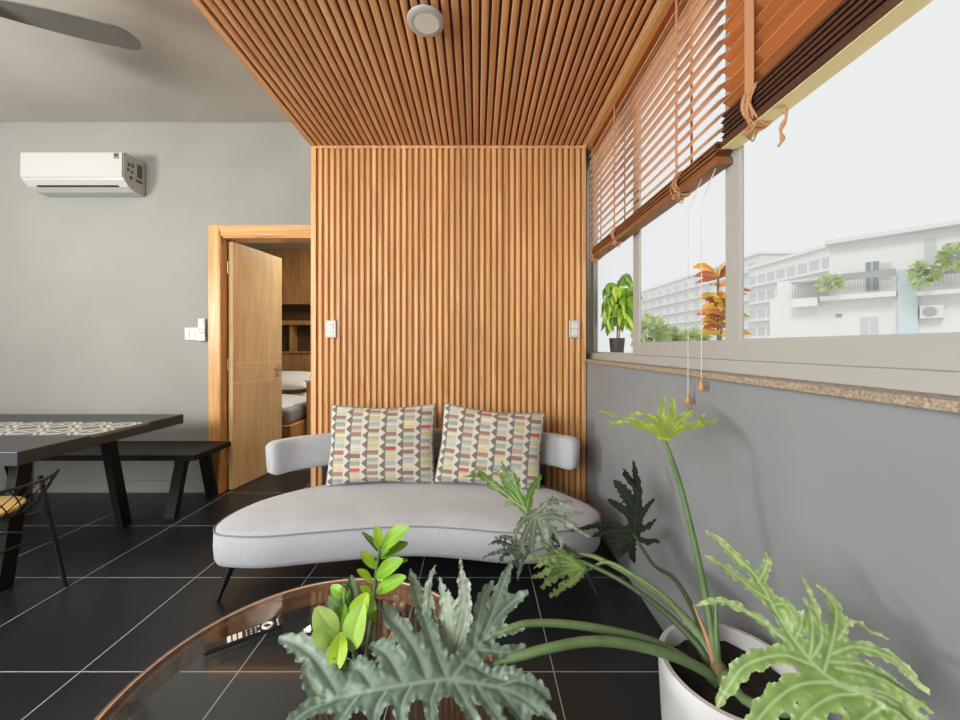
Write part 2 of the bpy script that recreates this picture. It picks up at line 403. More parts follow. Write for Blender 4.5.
def cushion_rings(c, ax, ay, az, w, h, t, n=26, power=.42):
    """soft pillow: returns vertices/faces of a closed padded rectangle"""
    vs = []; idx = {}
    for side in (1, -1):
        for i in range(n):
            for j in range(n):
                s = -1+2*i/(n-1); q = -1+2*j/(n-1)
                edge = max(0, (1-s*s))*max(0, (1-q*q))
                hh = t/2*edge**power
                px = s*w/2*(1-.05*(1-q*q)**2*0-.045*(1-abs(q))*abs(s)**3); py = q*h/2*(1-.10*(1-abs(s)**1.5)*abs(q)**3)
                key = (side, i, j)
                if (i in (0, n-1) or j in (0, n-1)) and side == -1: idx[key] = idx[(1, i, j)]; continue
                idx[key] = len(vs); vs.append((s, q, c+ax*px+ay*py+az*hh*side))
    fs = []
    for side in (1, -1):
        for i in range(n-1):
            for j in range(n-1):
                f = [idx[(side, i, j)], idx[(side, i+1, j)], idx[(side, i+1, j+1)], idx[(side, i, j+1)]]
                fs.append(tuple(f if side == 1 else f[::-1]))
    return vs, fs
vs, fs = cushion_rings(Vector((-2.62, 5.30, .78)), Vector((1, 0, 0)), Vector((0, .9, .43)), Vector((0, -.43, .9)), .7, .42, .17)
tag(MB().add([p for _, _, p in vs], fs).build('bed_pillow', M['linen'], org=(-2.62, 5.33, .6), smooth=80), 'white pillow at the head of the bed in the far bedroom', 'pillow')
ns = thing('bedside_cabinet', 'narrow wooden bedside cabinet beside the bed at the doorway edge', 'cabinet', (-1.78, 4.7, 0))
MB().box(-2.0, -1.58, 4.52, 4.9, 0, .83).build('carcass', M['oakframe'], ns, bevel=.005)
MB().box(-2.01, -1.57, 4.50, 4.92, .83, .852).build('top_board', M['whitepaint'], ns, bevel=.004)

# ------------------------------------------------------------------ windows
def sash(name, y0, y1, x0, x1, z0, z1, st, rail):
    w = thing(name, None, None, ((x0+x1)/2, (y0+y1)/2, z0)); w['kind'] = 'structure'
    b = MB(); b.box(x0, x1, y0, y0+st, z0, z1).box(x0, x1, y1-st, y1, z0, z1).box(x0, x1, y0+st, y1-st, z0, z0+rail).box(x0, x1, y0+st, y1-st, z1-rail, z1)
    struct('window_sash', b, M['alu'], w, bevel=.003)
    xm = (x0+x1)/2
    struct('window_pane', MB().box(xm-.002, xm+.002, y0+st-.004, y1-st+.004, z0+rail-.004, z1-rail+.004), M['pane'], w)
    return w
sash('window_1', 2.175, 3.03, .905, .92, 1.165, 2.66, .03, .035)
sash('window_2', 1.30, 2.195, .887, .901, 1.19, 2.66, .08, .07)
sash('window_3', .33, 1.352, .872, .885, 1.19, 2.66, .072, .072)
sash('window_4', -.66, .40, .887, .901, 1.19, 2.66, .072, .07)
b = MB(); b.box(  .862, .95, -.7, 3.05, 1.146, 1.19).box(.862, .95, -.7, 3.05, 2.62, 2.66).box(.862, .95, 3.03, 3.05, 1.19, 2.62).box(.862, .95, -.70, -.66, 1.19, 2.62)
struct('trim_4', b, M['alu'], bevel=.003)

# ------------------------------------------------------------------ blinds
M['edgelit'] = mat('lit_slat_edge', (226, 176, 128), .45)  # lighter edges: light leaking between slats painted on
M['stackbrown'] = wood('blind_stack_brown', (150, 98, 62), (112, 70, 42), 'Y', .4, 24, .05)  # slat wood darkened, the stack's shade put into the colour
M['stackshade'] = wood('blind_stack_shaded', (88, 60, 48), (60, 40, 32), 'Y', .45, 24, .05)  # darker still: shade against the bright window painted in
M['blindorange'] = wood('blind_slat_orange', (190, 116, 66), (160, 92, 48), 'Y', .4, 24, .05)
M['raillit'] = mat('lit_rail_underside', (222, 206, 152), .45)  # outdoor light from below painted onto the rail's underside
def blind(label, y0, y1, tilt, ztop, zbot, tapes, nstack, pulls, wide, tassel=False):
    xc = .842; zr = zbot+.022; st = .0055
    t = thing('wooden_blind', label, 'blind', (xc, (y0+y1)/2, zbot), 'wooden venetian blinds on the window')
    MB().box(xc-.03, xc+.028, y0, y1, ztop, ztop+.05).build('headrail', M['blindrail'], t, bevel=.003)
    b = MB(); z = ztop-.03; zst = zr+nstack*st; k = 0
    while z > zst+.006:
        a = R(tilt)+.03*math.sin(k*1.7)
        rm_ = Matrix.Rotation(-a, 3, 'Y')
        b.mi = 0; b.obox((xc, (y0+y1)/2, z), (.053, y1-y0, .0028), rm_)
        b.mi = 1; b.obox(Vector((xc, (y0+y1)/2, z))+rm_ @ Vector((-.0268, 0, 0)), (.0008, y1-y0, .0034), rm_)
        z -= .05; k += 1
    b.build('slats', [M['blindorange' if wide else 'blind'], M['edgelit']], t)
    b = MB()
    for i in range(nstack):
        b.obox((xc+.003*math.sin(i*2.1), (y0+y1)/2+.006*math.sin(i*1.3), zr+.003+i*st), (.053, y1-y0-.012, .0032), Matrix.Rotation(.03*math.sin(i*3.1), 3, 'Y'))
    b.build('slat_stack', M['stackshade' if wide else 'stackbrown'], t)
    br = MB().box(xc-.028, xc+.028, y0, y1, zbot+.003, zr); br.mi = 1; br.box(xc-.0275, xc+.0275, y0+.001, y1-.001, zbot, zbot+.003)
    br.build('bottom_rail', [M['stackshade' if wide else 'stackbrown'], M['raillit' if wide else 'stackbrown']], t, bevel=.001)
    for yt in tapes:
        b = MB(); hw = .019 if wide else .008
        for xs in (xc-.031, xc+.031):
            b.box(xs-.0008, xs+.0008, yt-hw, yt+hw, zst-.01, ztop)
        b.build('ladder_tape', M['tape'], t)
        b = MB(); r2 = random.Random(int(yt*1000)); zm = (zbot+zst)/2; hz = (zst-zbot)/2
        for q in range(9):                                    # slack tape bunched round the stack
            yy = yt+r2.uniform(-.018, .018); ex = r2.uniform(.034, .046); dzq = r2.uniform(-.006, .012)
            loop = [Vector((xc+ex*math.cos(aa), yy+.010*math.sin(2*aa+q), zm+dzq+(hz+.006)*math.sin(aa))) for aa in [2*math.pi*w/20 for w in range(20)]]
            b.tube(loop, .0024 if not wide else .0038, 5, closed=True)
        for q in range(4):
            pts = [Vector((xc-.03+.015*q, yt+.01*q, zbot)), Vector((xc-.038+.02*q, yt+.02+.012*q, zbot-.014)), Vector((xc-.03+.012*q, yt-.015+.02*q, zbot-.018)), Vector((xc-.03, yt+.02*q-.025, zbot))]
            b.tube(crom(pts, 12), .0024, 5)
        b.build('tape_bunch', M['tape'], t, smooth=60)
    for (yp, zb, xp) in pulls:
        cord = MB().tube([(xc-.01, yp, zbot), (xp, yp, zbot-.12), (xp, yp, 1.3), (xp, yp, zb+.03)], .0014, 6).build('pull_cord', M['string'], t, smooth=60)
        MB().lathe([(.002, .034), (.006, .03), (.0085, .018), (.010, .006), (.0085, 0), (.004, -.002)], (xp, yp, zb), 14).build('pull_knob', M['acorn'], cord, smooth=50)
    if tassel:
        b = MB(); pts = crom([(xc, 1.06, zbot), (xc+.004, 1.056, zbot-.03), (xc-.004, 1.065, zbot-.06), (xc+.003, 1.068, zbot-.085), (xc, 1.08, zbot-.10)], 16)
        b.tube(pts, [.005+.002*math.sin(i*1.3) for i in range(15)]+[.003], 7); b.build('cord_tail', M['tape'], t, smooth=60)
blind('half-raised wooden slat blind with open slats, far one beside the slatted wall', 1.312, 2.82, 31, 2.665, 1.858, (2.72, 2.28, 1.57), 10, ((1.43, 1.025, .782), (1.345, 1.085, .782)), False)
blind('half-raised orange wooden blind with slats tilted shut, nearer the camera', -.55, 1.288, -36, 2.665, 1.895, (1.15, .3, -.4), 17, (), True, True)

# ------------------------------------------------------------------ sofa
OUT = [(-1.275, 1.878), (-1.18, 1.846), (-1.012, 1.842), (-.817, 1.878), (-.51, 1.93), (-.292, 1.946), (-.075, 1.92), (.141, 1.882), (.359, 1.885), (.52, 1.93), (.62, 2.0), (.662, 2.09), (.64, 2.2), (.565, 2.32), (.463, 2.45), (.2, 2.6), (-.3, 2.66), (-.75, 2.6), (-1.03, 2.5), (-1.24, 2.3), (-1.318, 2.12), (-1.325, 1.98)]
sofa = thing('sofa', 'light grey kidney-shaped sofa with curved floating backrest against slatted wall', 'sofa', (-.33, 2.25, 0))
loop = [Vector((p.x, p.y, 0)) for p in cromc([(x, y, 0) for x, y in OUT], 110)]
cen = Vector((-.33, 2.27, 0))
def ring(sc, z, ins=0):
    out = []; n = len(loop)
    for i, p in enumerate(loop):
        t = (loop[(i+1) % n]-loop[i-1]).normalized(); nn = Vector((-t.y, t.x, 0))
        q = cen+(p-cen)*sc+nn*ins
        out.append(Vector((q.x, q.y, z)))
    return out
# outline runs clockwise seen from above or not: find which way is inward
tst = (loop[1]-loop[-1]).normalized(); inn = 1 if Vector((-tst.y, tst.x, 0)).dot(cen-loop[0]) > 0 else -1
b = MB(); b.rings([ring(.9, .165), ring(1, .168, inn*.03), ring(1, .176, inn*.008), ring(1, .20, -inn*.002), ring(1, .26, -inn*.006), ring(1, .31, -inn*.004), ring(1, .327, inn*.004)])
b.build('seat_base', M['fabricside'], sofa, smooth=50)
b = MB(); b.rings([ring(1, .322, inn*.002), ring(1, .332, inn*.004), ring(1, .340, inn*.016), ring(1, .347, inn*.04), ring(.9, .354, inn*.03), ring(.75, .361), ring(.5, .364), ring(.2, .366)])
b.build('seat_cushion', M['fabric'], sofa, smooth=60)
MB().tube(ring(1, .331, -inn*.001), .0042, 6, closed=True).build('piping', M['piping'], sofa, smooth=60)
bl = crom([(-1.265, 2.335, 0), (-1.12, 2.5, 0), (-.78, 2.66, 0), (-.3, 2.725, 0), (.2, 2.685, 0), (.48, 2.58, 0), (.635, 2.44, 0)], 60)
cs = []
for i in range(28):
    a = 2*math.pi*i/28; cx, cz = math.cos(a), math.sin(a)
    e = .42; cs.append((math.copysign(abs(cx)**e, cx)*.047, math.copysign(abs(cz)**e, cz)*.10))
rg = []
for i, p in enumerate(bl):
    t = (bl[min(i+1, 59)]-bl[max(i-1, 0)]).normalized(); nn = Vector((-t.y, t.x, 0)); d = min(i, 59-i)
    k = min(1, .78+.22*(d/2)**.5) if d < 2 else 1
    kt = .6 if d == 0 else k
    rg.append([p+nn*(cx*kt+ (cz*.12))+Vector((0, 0, .555+cz*k)) for cx, cz in cs])
b = MB(); b.rings(rg); b.build('backrest', M['fabric'], sofa, smooth=60)
e = [Vector((q.x, q.y, q.z)) for q in rg[1]]
for (x, y) in ((-1.0, 2.52), (.43, 2.545)):
    MB().obox((x, y+.02, .42), (.035, .012, .2)).build('backrest_bracket', M['blackmetal'], sofa, bevel=.002)
for (fx, fy, tx, ty) in ((-1.262, 1.875, -1.215, 1.915), (.60, 1.92, .52, 2.02), (-1.12, 2.56, -1.03, 2.42), (.42, 2.56, .36, 2.42)):
    MB().tube([(fx, fy, 0), (tx, ty, .17)], [.011, .022], 12).build('leg', M['blackmetal'], sofa, smooth=40)

# throw pillows with woven blocks and zigzag strips
PAL = [(158, 168, 160), (166, 128, 116), (206, 198, 152), (190, 96, 98), (186, 176, 158), (166, 176, 178), (150, 120, 110), (196, 190, 168), (172, 150, 134)]
def pcol(s, q, cols, seed):
    x = (s+1)/2*cols; t = (q+1)/2; fx = x-math.floor(x); ci = int(math.floor(x))
    if fx < .40:                                           # zigzag strip
        ph = (t*9.0+.25*(ci % 2)) % 1.0; z = abs(ph-.5)*2
        f = fx/.40
        return (112, 110, 107) if f > .12+z*.76 else (202, 196, 184)
    bands = 11.5; y = t*bands+ci*.5; bi = int(math.floor(y)); fy = y-bi
    if fy < .42:
        return ((206, 201, 190), (170, 167, 154), (202, 198, 166), (164, 168, 163))[int(fy/.105) % 4]
    r_ = random.Random(seed*1000+ci*77+bi*13)
    order = [0, 1, 2, 4, 1, 5, 2, 3, 0, 6, 7, 5, 1, 8]
    k = order[(bi+ci*5) % len(order)]
    if k == 3 and r_.random() < .4: k = 1
    c = PAL[k]; j = r_.uniform(.92, 1.06)*(.93 if (fy*3) % 1 < .35 else 1.02)
    return tuple(min(255, q_*j*.96) for q_ in c)
def pillow(label, c, yaw, lean, roll, w, h, t, seed):
    m = Matrix.Rotation(R(yaw), 3, 'Z') @ Matrix.Rotation(R(-lean), 3, 'X') @ Matrix.Rotation(R(roll), 3, 'Y')
    ax, ay, az = m @ Vector((1, 0, 0)), m @ Vector((0, 0, 1)), m @ Vector((0, -1, 0))
    vs, fs = cushion_rings(c, ax, ay, az, w, h, t, 170, .40)
    p = thing('throw_pillow', label, 'pillow', c-Vector((0, 0, h/2)), 'patterned pillows on the sofa')
    b = MB(); b.add([q for _, _, q in vs], fs, [s2l(pcol(s, q, 6.15, seed)) for s, q, _ in vs])
    b.build('cover', M['pillow'], p, smooth=80)
    ed = []
    n = 60
    def at(s, q): return c+ax*(s*w/2*(1-.045*(1-abs(q))*abs(s)**3))+ay*(q*h/2*(1-.10*(1-abs(s)**1.5)*abs(q)**3))
    for i in range(n): ed.append(at(-1+2*i/n, -1))
    for i in range(n): ed.append(at(1, -1+2*i/n))
    for i in range(n): ed.append(at(1-2*i/n, 1))
    for i in range(n): ed.append(at(-1, 1-2*i/n))
    MB().tube(ed, .005, 6, closed=True).build('piping', M['piping'], p, smooth=60)
pillow('woven cushion of striped blocks and zigzags, the left one, standing upright', Vector((-.612, 2.495, .607)), 3, 13, 0, .675, .505, .17, 3)
pillow('woven striped cushion tilted to one side, behind the green fern-like leaves', Vector((.085, 2.47, .592)), -4, 14, 5.2, .655, .495, .17, 8)

# ------------------------------------------------------------------ coffee table and remote
TC = Vector((-.422, .982, 0)); TR = .489; TZ = .36
ct = thing('coffee_table', 'round glass-topped coffee table with walnut ring under the leaves', 'coffee table', TC)
MB().lathe([(TR-.032, -.062), (TR-.004, -.062), (TR, -.058), (TR, -.006), (TR-.006, 0), (TR-.018, 0), (TR-.018, -.014), (TR-.032, -.014)], TC+Vector((0, 0, TZ)), 96, close=True).build('ring_apron', M['walnut'], ct, smooth=40)
gl = MB().lathe([(TR-.019, -.013), (TR-.019, -.001)], TC+Vector((0, 0, TZ)), 96).build('glass_top', M['tableglass'], ct)
MB().tube([TC+Vector(((TR-.0165)*math.cos(a), (TR-.0165)*math.sin(a), TZ)) for a in [2*math.pi*i/96 for i in range(96)]], .0022, 6, closed=True).build('glass_rim', M['glassedge'], ct, smooth=60)
for a in (78, -30, 210):
    q = Vector((math.cos(R(a)), math.sin(R(a)), 0))
    MB().tube([TC+q*(TR-.06), TC+q*(TR-.03)+Vector((0, 0, TZ-.058))], [.014, .022], 14).build('leg', M['walnut'], ct, smooth=40)
ra, rb = P(203, 650, 386*(CAMZ-.372)/(650-V0)), P(283, 621, 386*(CAMZ-.372)/(621-V0))
dx = (rb-ra).normalized(); dyv = Vector((-dx.y, dx.x, 0)); rl = (rb-ra).length; rc = (ra+rb)/2
rm = Matrix((dx, dyv, Vector((0, 0, 1)))).transposed()
rwid = .036
rem = thing('remote_control', 'black remote control with white ring button lying on the glass table', 'remote control', (rc.x, rc.y, TZ))
MB().obox(Vector((rc.x, rc.y, TZ+.008)), (rl, .036, .014), rm).build('remote_case', M['rubber'], rem, bevel=.006, seg=3)
def rp(a, c, z=0): return Vector((rc.x, rc.y, TZ+.0155+z))+dx*a+dyv*c
bts = [(rp(-.040+.014*i, 0), (.010, .027, .003)) for i in range(3)]+[(rp(.004+.012*i, -.011+.011*k), (.004, .004, .002)) for i in range(3) for k in range(3)]
bts += [(rp(.088, -.0135+.009*k), (.005, .005, .002)) for k in range(4)]+[(rp(.036, c_), (.006, .006, .002)) for c_ in (-.013, .013)]
for c_, z_ in bts: MB().obox(c_, z_, rm).build('button', M['greybtn'], rem, bevel=.001)
MB().tube([rp(.06+.0125*math.cos(a), .0125*math.sin(a)) for a in [2*math.pi*i/28 for i in range(28)]], .004, 8, closed=True).build('ring_button', M['greybtn'], rem, smooth=60)

# ------------------------------------------------------------------ dining set
dt = thing('dining_table', 'dark grey dining table with patterned tile strip along its top', 'table', (-3.0, 2.28, 0))
tx0, tx1, ty0, ty1 = -4.1, -2.12, 1.78, 2.79
b = MB(); b.box(tx0, tx1, ty0, 2.12, .685, .75).box(tx0, tx1, 2.50, ty1, .685, .75)
b.box(tx0, tx1, 2.12, 2.50, .685, .735); b.build('table_top', M['darkbase'], dt, bevel=.003)
b = MB(); nx, ny = 260, 50
def rcol(x, y):
    u, v = x/.19, y/.19; fu, fv = u % 1-.5, v % 1-.5
    d = abs(fu)+abs(fv); r_ = math.hypot(fu, fv)
    if .40 < d < .5 or r_ < .10 or (.22 < max(abs(fu), abs(fv)) < .30) or .62 < d < .70: return (206, 204, 194)
    return (84, 86, 85)
for i in range(nx+1):
    pass
vs = [(tx0+(tx1-tx0)*i/nx, 2.122+.376*j/ny, .7505) for i in range(nx+1) for j in range(ny+1)]
cl = [s2l(rcol(p[0]-tx1, p[1]-2.31)) for p in vs]
fs = [(i*(ny+1)+j, (i+1)*(ny+1)+j, (i+1)*(ny+1)+j+1, i*(ny+1)+j+1) for i in range(nx) for j in range(ny)]
b.add(vs, fs, cl); b.cur = s2l((128, 130, 128)); b.box(tx0, tx1+.0005, 2.121, 2.499, .735, .75)
b.build('tile_inlay', M['runner'], dt, recalc=False)
def splay(name, parent, top, bot, wx, wy, m):
    t, q = Vector(top), Vector(bot)
    f = lambda c, kx, ky: [c+Vector((-kx, -ky, 0)), c+Vector((kx, -ky, 0)), c+Vector((kx, ky, 0)), c+Vector((-kx, ky, 0))]
    MB().hexa(f(q, wx/2, wy/2), f(t, wx/2, wy/2)).build(name, m, parent, bevel=.003)
for x in (-2.43, -3.8):
    splay('leg', dt, (x, 2.53, .685), (x, 2.66, 0), .05, .07, M['black'])
    splay('leg', dt, (x, 2.07, .685), (x, 1.97, 0), .05, .07, M['black'])
    MB().box(x-.04, x+.04, 2.0, 2.58, .64, .685).build('cross_bar', M['black'], dt, bevel=.003)
bn = thing('bench', 'long black bench with splayed legs between dining table and wall', 'bench', (-3.0, 3.02, 0))
MB().box(-4.0, -2.05, 2.80, 3.22, .408, .45).build('seat', M['black'], bn, bevel=.003)
for x in (-2.21, -3.8):
    splay('leg', bn, (x, 2.90, .408), (x, 2.79, 0), .075, .05, M['black'])
    splay('leg', bn, (x, 3.12, .408), (x, 3.22, 0), .075, .05, M['black'])
    MB().box(x-.035, x+.035, 2.86, 3.16, .365, .408).build('cross_bar', M['black'], bn, bevel=.003)
ch = thing('wire_chair', 'black wire chair with round pale wood seat at the table end', 'chair', (-2.37, 1.78, 0))
cc = Vector((-2.385, 1.77, 0))
MB().lathe([(.19, .452), (.205, .455), (.21, .464), (.205, .474), (.18, .478)], cc, 48).build('seat', M['yellowseat'], ch, smooth=40)
def cp(a, z): r_ = .235+.085*max(0, (z-.45)/.16)**.8; return cc+Vector((r_*math.cos(R(a)), r_*math.sin(R(a))*1.0, z))
b = MB()
b.tube([cp(-95+140*i/30, .60+.0*i) for i in range(31)], .0065, 8)
b.tube([cp(-95+140*i/30, .455) for i in range(31)], .005, 8)
b.tube([cp(45, .455), cp(45, .53), cp(45, .60)], .005, 6).tube([cp(-95, .455), cp(-95, .53), cp(-95, .60)], .005, 6)
for k in range(-5, 14):
    a0 = -95+k*12
    for sgn in (1, -1):
        st = [(a0+(22*q/8)*1.0 if sgn > 0 else a0+22-(22*q/8), .455+.145*q/8) for q in range(9)]
        st = [(a, z) for a, z in st if -95 <= a <= 45]
        if len(st) > 1: b.tube([cp(a, z) for a, z in st], .0028, 5)
b.build('wire_back', M['blackmetal'], ch, smooth=60)
b = MB(); b.tube([cc+Vector((.215*math.cos(a), .215*math.sin(a), .458)) for a in [2*math.pi*i/40 for i in range(40)]], .006, 8, closed=True)
b.build('seat_frame', M['blackmetal'], ch, smooth=60)
feet = ((-2.115, 1.985), (-2.14, 1.50), (-2.64, 1.99), (-2.62, 1.52))
tops = ((-2.185, 1.93), (-2.20, 1.58), (-2.56, 1.92), (-2.56, 1.6))
for i, ((fx, fy), (x, y)) in enumerate(zip(feet, tops)):
    MB().tube([(fx, fy, 0), (x, y, .59 if i < 2 else .458)], [.009, .011], 10).build('leg', M['blackmetal'], ch, smooth=40)
def lp(i, z): f, t = Vector((*feet[i], 0)), Vector((*tops[i], .59 if i < 2 else .458)); return f.lerp(t, z/t.z)
b = MB(); b.tube([lp(0, .3), lp(1, .3)], .006, 8).tube([lp(2, .3), lp(3, .3)], .006, 8).tube([lp(0, .3), lp(2, .3)], .006, 8).tube([lp(1, .3), lp(3, .3)], .006, 8)
b.build('stretcher', M['blackmetal'], ch, smooth=60)

# ------------------------------------------------------------------ wall and ceiling fittings
ac = thing('air_conditioner', 'white split air conditioner high on the grey wall', 'air conditioner', (-3.24, 3.288, 2.5))
prof = [(3.288, 2.80), (3.095, 2.80), (3.085, 2.79), (3.082, 2.60), (3.09, 2.575), (3.13, 2.535), (3.19, 2.512), (3.288, 2.51)]
MB().xprism(prof, -3.645, -2.825).build('case', M['white'], ac, bevel=.008, seg=3)
b = MB().xprism([(3.081, 2.785), (3.077, 2.785), (3.075, 2.59), (3.081, 2.59)], -3.64, -2.83); b.build('front_panel', M['white'], ac, bevel=.002)
b = MB().hexa([(-3.56, 3.118, 2.538), (-2.90, 3.118, 2.538), (-2.90, 3.128, 2.531), (-3.56, 3.128, 2.531)], [(-3.56, 3.122, 2.545), (-2.90, 3.122, 2.545), (-2.90, 3.132, 2.540), (-3.56, 3.132, 2.540)])
b.build('air_outlet', M['darkslot'], ac)
b = MB(); b.box(-2.895, -2.855, 3.0735, 3.076, 2.735, 2.783); b.mi = 1; b.box(-2.888, -2.862, 3.073, 3.0737, 2.752, 2.772)
b.build('energy_label', [M['energylabel'], M['darkslot']], ac)
b = MB()                                               # pictogram sticker on the end cap
for (y, z, w, h) in ((3.13, 2.715, .02, .028), (3.165, 2.72, .022, .03), (3.125, 2.672, .02, .022), (3.16, 2.665, .02, .022), (3.15, 2.615, .026, .026), (3.232, 2.70, .045, .11), (3.225, 2.615, .06, .022)):
    b.box(-2.8245, -2.8225, y-w/2, y+w/2, z-h/2, z+h/2)
b.build('sticker', M['stickergrey'], ac)
for q_ in ((-3.60, -3.545), (-2.92, -2.885)): MB().box(*q_, 3.0735, 3.0752, 2.612, 2.618).build('badge', M['railing'], ac)
# switch plate and remote in holder
sw = thing('light_switch', 'white light switch plate on grey wall left of the door', 'switch', (-2.43, 3.288, 1.35))
MB().box(-2.485, -2.335, 3.278, 3.289, 1.292, 1.402).build('plate', M['white'], sw, bevel=.004)
for x in (-2.455, -2.41):
    MB().box(x-.016, x+.016, 3.273, 3.279, 1.315, 1.38).build('rocker', M['whitepaint'], sw, bevel=.002)
rh = thing('wall_remote', 'white air conditioner remote in wall holder above the switch edge', 'remote control', (-2.333, 3.272, 1.3))
MB().box(-2.36, -2.302, 3.262, 3.277, 1.295, 1.475).build('remote_case', M['whitepaint'], rh, bevel=.006)
MB().box(-2.352, -2.31, 3.259, 3.263, 1.415, 1.462).build('display', M['darkwin'], rh)
for i in range(3):
    for k in range(2): MB().box(-2.352+.016*i, -2.342+.016*i, 3.259, 3.263, 1.345+.03*k, 1.363+.03*k).build('button', M['railing'], rh)
MB().box(-2.366, -2.296, 3.258, 3.289, 1.285, 1.33).build('holder', M['white'], rh, bevel=.004)
def outlet(label, x, z):
    t = thing('power_outlet', label, 'outlet', (x, 2.83, z), 'white power outlets on the slatted wall')
    MB().box(x-.040, x+.040, 2.828, 2.842, z-.064, z+.064).build('plate', M['white'], t, bevel=.004)
    for dz_ in (-.028, .028):
        b = MB().obox((x, 2.827, z+dz_), (.042, .004, .040)); s_ = b.build('socket', M['whitepaint'], t, bevel=.003)
        b = MB()
        for sx_, zz in ((-.009, .006), (.009, .006), (0, -.01)): b.obox((x+sx_, 2.8248, z+dz_+zz), (.004, .002, .011))
        b.build('pin_hole', M['darkslot'], s_)
outlet('white double power outlet on the slatted wall near the doorway', (330.5-U0)*2.83/F, CAMZ+(V0-329)*2.83/F)
outlet('white double power outlet on the slatted wall near the window', (574.5-U0)*2.83/F, CAMZ+(V0-329)*2.83/F)
cl_ = thing('ceiling_downlight', 'round white surface downlight on the slatted ceiling', 'ceiling light', (-.23, 1.73, 2.69))
MB().lathe([(.076, .003), (.083, 0), (.083, -.008), (.078, -.012), (.058, -.012), (.056, -.010)], (-.23, 1.73, 2.697), 48).build('trim_ring', M['white'], cl_, smooth=40)
MB().lathe([(.0565, -.008), (.0565, -.0105), (.0, -.0112)], (-.23, 1.73, 2.697), 40, cap=False).build('diffuser', M['whitepaint'], cl_, smooth=40)
MB().lathe([(.05, 0), (.05, .017)], (-.23, 1.745, 2.699), 24).build('mount', M['darkslot'], cl_)
fn = thing('ceiling_fan', 'grey ceiling fan blade reaching in at the top left corner', 'ceiling fan', (-2.34, 1.72, 2.75))
hub = Vector((-2.32, 1.72, 2.785))
MB().lathe([(.02, -.05), (.09, -.045), (.11, -.01), (.11, .04), (.07, .075), (.02, .08)], hub, 32).build('motor', M['fan'], fn, smooth=40)
MB().tube([hub+Vector((0, 0, .07)), hub+Vector((0, 0, .35))], .013, 12).build('rod', M['fan'], fn, smooth=40)
for a in (22, 142, 262):
    q = Vector((math.cos(R(a)), math.sin(R(a)), 0)); w = Vector((-q.y, q.x, 0)); b = MB(); vs = []
    st = 40
    for i in range(st):
        s = i/(st-1); r_ = .10+.55*s; hw = .066+.05*math.sin(math.pi*min(1, s*1.1+.12)*.62)
        if s > .86: hw *= math.sqrt(max(.02, 1-((s-.86)/.14)**2))
        for k in (-1, 1):
            for dz_ in (0, .006): vs.append(hub+q*r_+w*hw*k+Vector((0, 0, dz_+k*hw*.18)))
    fs = []
    for i in range(st-1):
        o = i*4; fs += [(o, o+4, o+6, o+2), (o+1, o+3, o+7, o+5), (o, o+1, o+5, o+4), (o+2, o+6, o+7, o+3)]
    fs += [(0, 2, 3, 1), (4*st-4, 4*st-3, 4*st-1, 4*st-2)]
    b.add(vs, fs); b.build('blade', M['fan'], fn, smooth=40)

# ------------------------------------------------------------------ plants
def mixc(a, b_, t): return tuple(x*(1-t)+y*t for x, y in zip(a, b_))
def ribbon(b, pts, nrm, w, prof='lobe', col=(90, 120, 100), vein=(150, 175, 160), ruf=.10, ser=.10, fold=.18, N=18, tipc=None, seed=None, w0=1.0, droop=0, side_bias=0, edge=None):
    r_ = random.Random(seed if seed is not None else rnd.random())
    pp = crom(pts, N); cs_ = (-1, -.66, -.32, -.07, 0, .07, .32, .66, 1); vs = []; cl = []
    L_ = sum((pp[i+1]-pp[i]).length for i in range(N-1)); f1, f2 = r_.uniform(0, 6), r_.uniform(0, 6); fr = r_.uniform(3.2, 4.6)
    c0, cv = s2l(col), s2l(vein); ct_ = s2l(tipc) if tipc else c0; ce = s2l(edge) if edge else None
    for i, p in enumerate(pp):
        s = i/(N-1); t = (pp[min(i+1, N-1)]-pp[max(i-1, 0)]).normalized(); sd = t.cross(nrm).normalized(); up = sd.cross(t).normalized()
        if prof == 'lobe':
            h = w0*(1-s)**2+(1-(1-s)**2)*(.78+.30*math.sin(math.pi*min(1, s*1.05))**2)
            if s > .72: h *= math.sqrt(max(.012, 1-((s-.72)/.28)**2))
        elif prof == 'oval': h = max(.04, math.sin(math.pi*(s*.94+.03))**.72)
        elif prof == 'lance': h = max(.03, math.sin(math.pi*(s*.93+.06)**.75))
        else: h = 1.0 if s < .8 else max(.1, 1-((s-.8)/.2)**2*.9)
        for c in cs_:
            sg = 1 if c > 0 else -1
            wav = 1+(ser*math.sin(2*math.pi*(fr*1.6)*s+(f1 if sg > 0 else f2)) if abs(c) > .9 else 0)
            hw = w/2*h*wav
            z = fold*abs(c)*hw+ruf*w/2*h*c*c*math.sin(2*math.pi*fr*s+(f1 if sg > 0 else f2)+1)
            if abs(c) < .01: z += -.035*w*h*.5
            vs.append(p+sd*(c*hw)+up*(z-droop*s*s))
            k = mixc(c0, ct_, s); 
            if ce and abs(c) > .6: k = mixc(k, ce, .6)
            sh = 1+.14*math.sin(9*s+f1)*c
            cl.append(mixc(tuple(x*sh for x in k), cv, .85 if abs(c) < .01 else (.35 if abs(c) < .1 else 0)))
    m = len(cs_)
    fs = [(i*m+j, (i+1)*m+j, (i+1)*m+j+1, i*m+j+1) for i in range(N-1) for j in range(m-1)]
    b.add(vs, fs, cl)
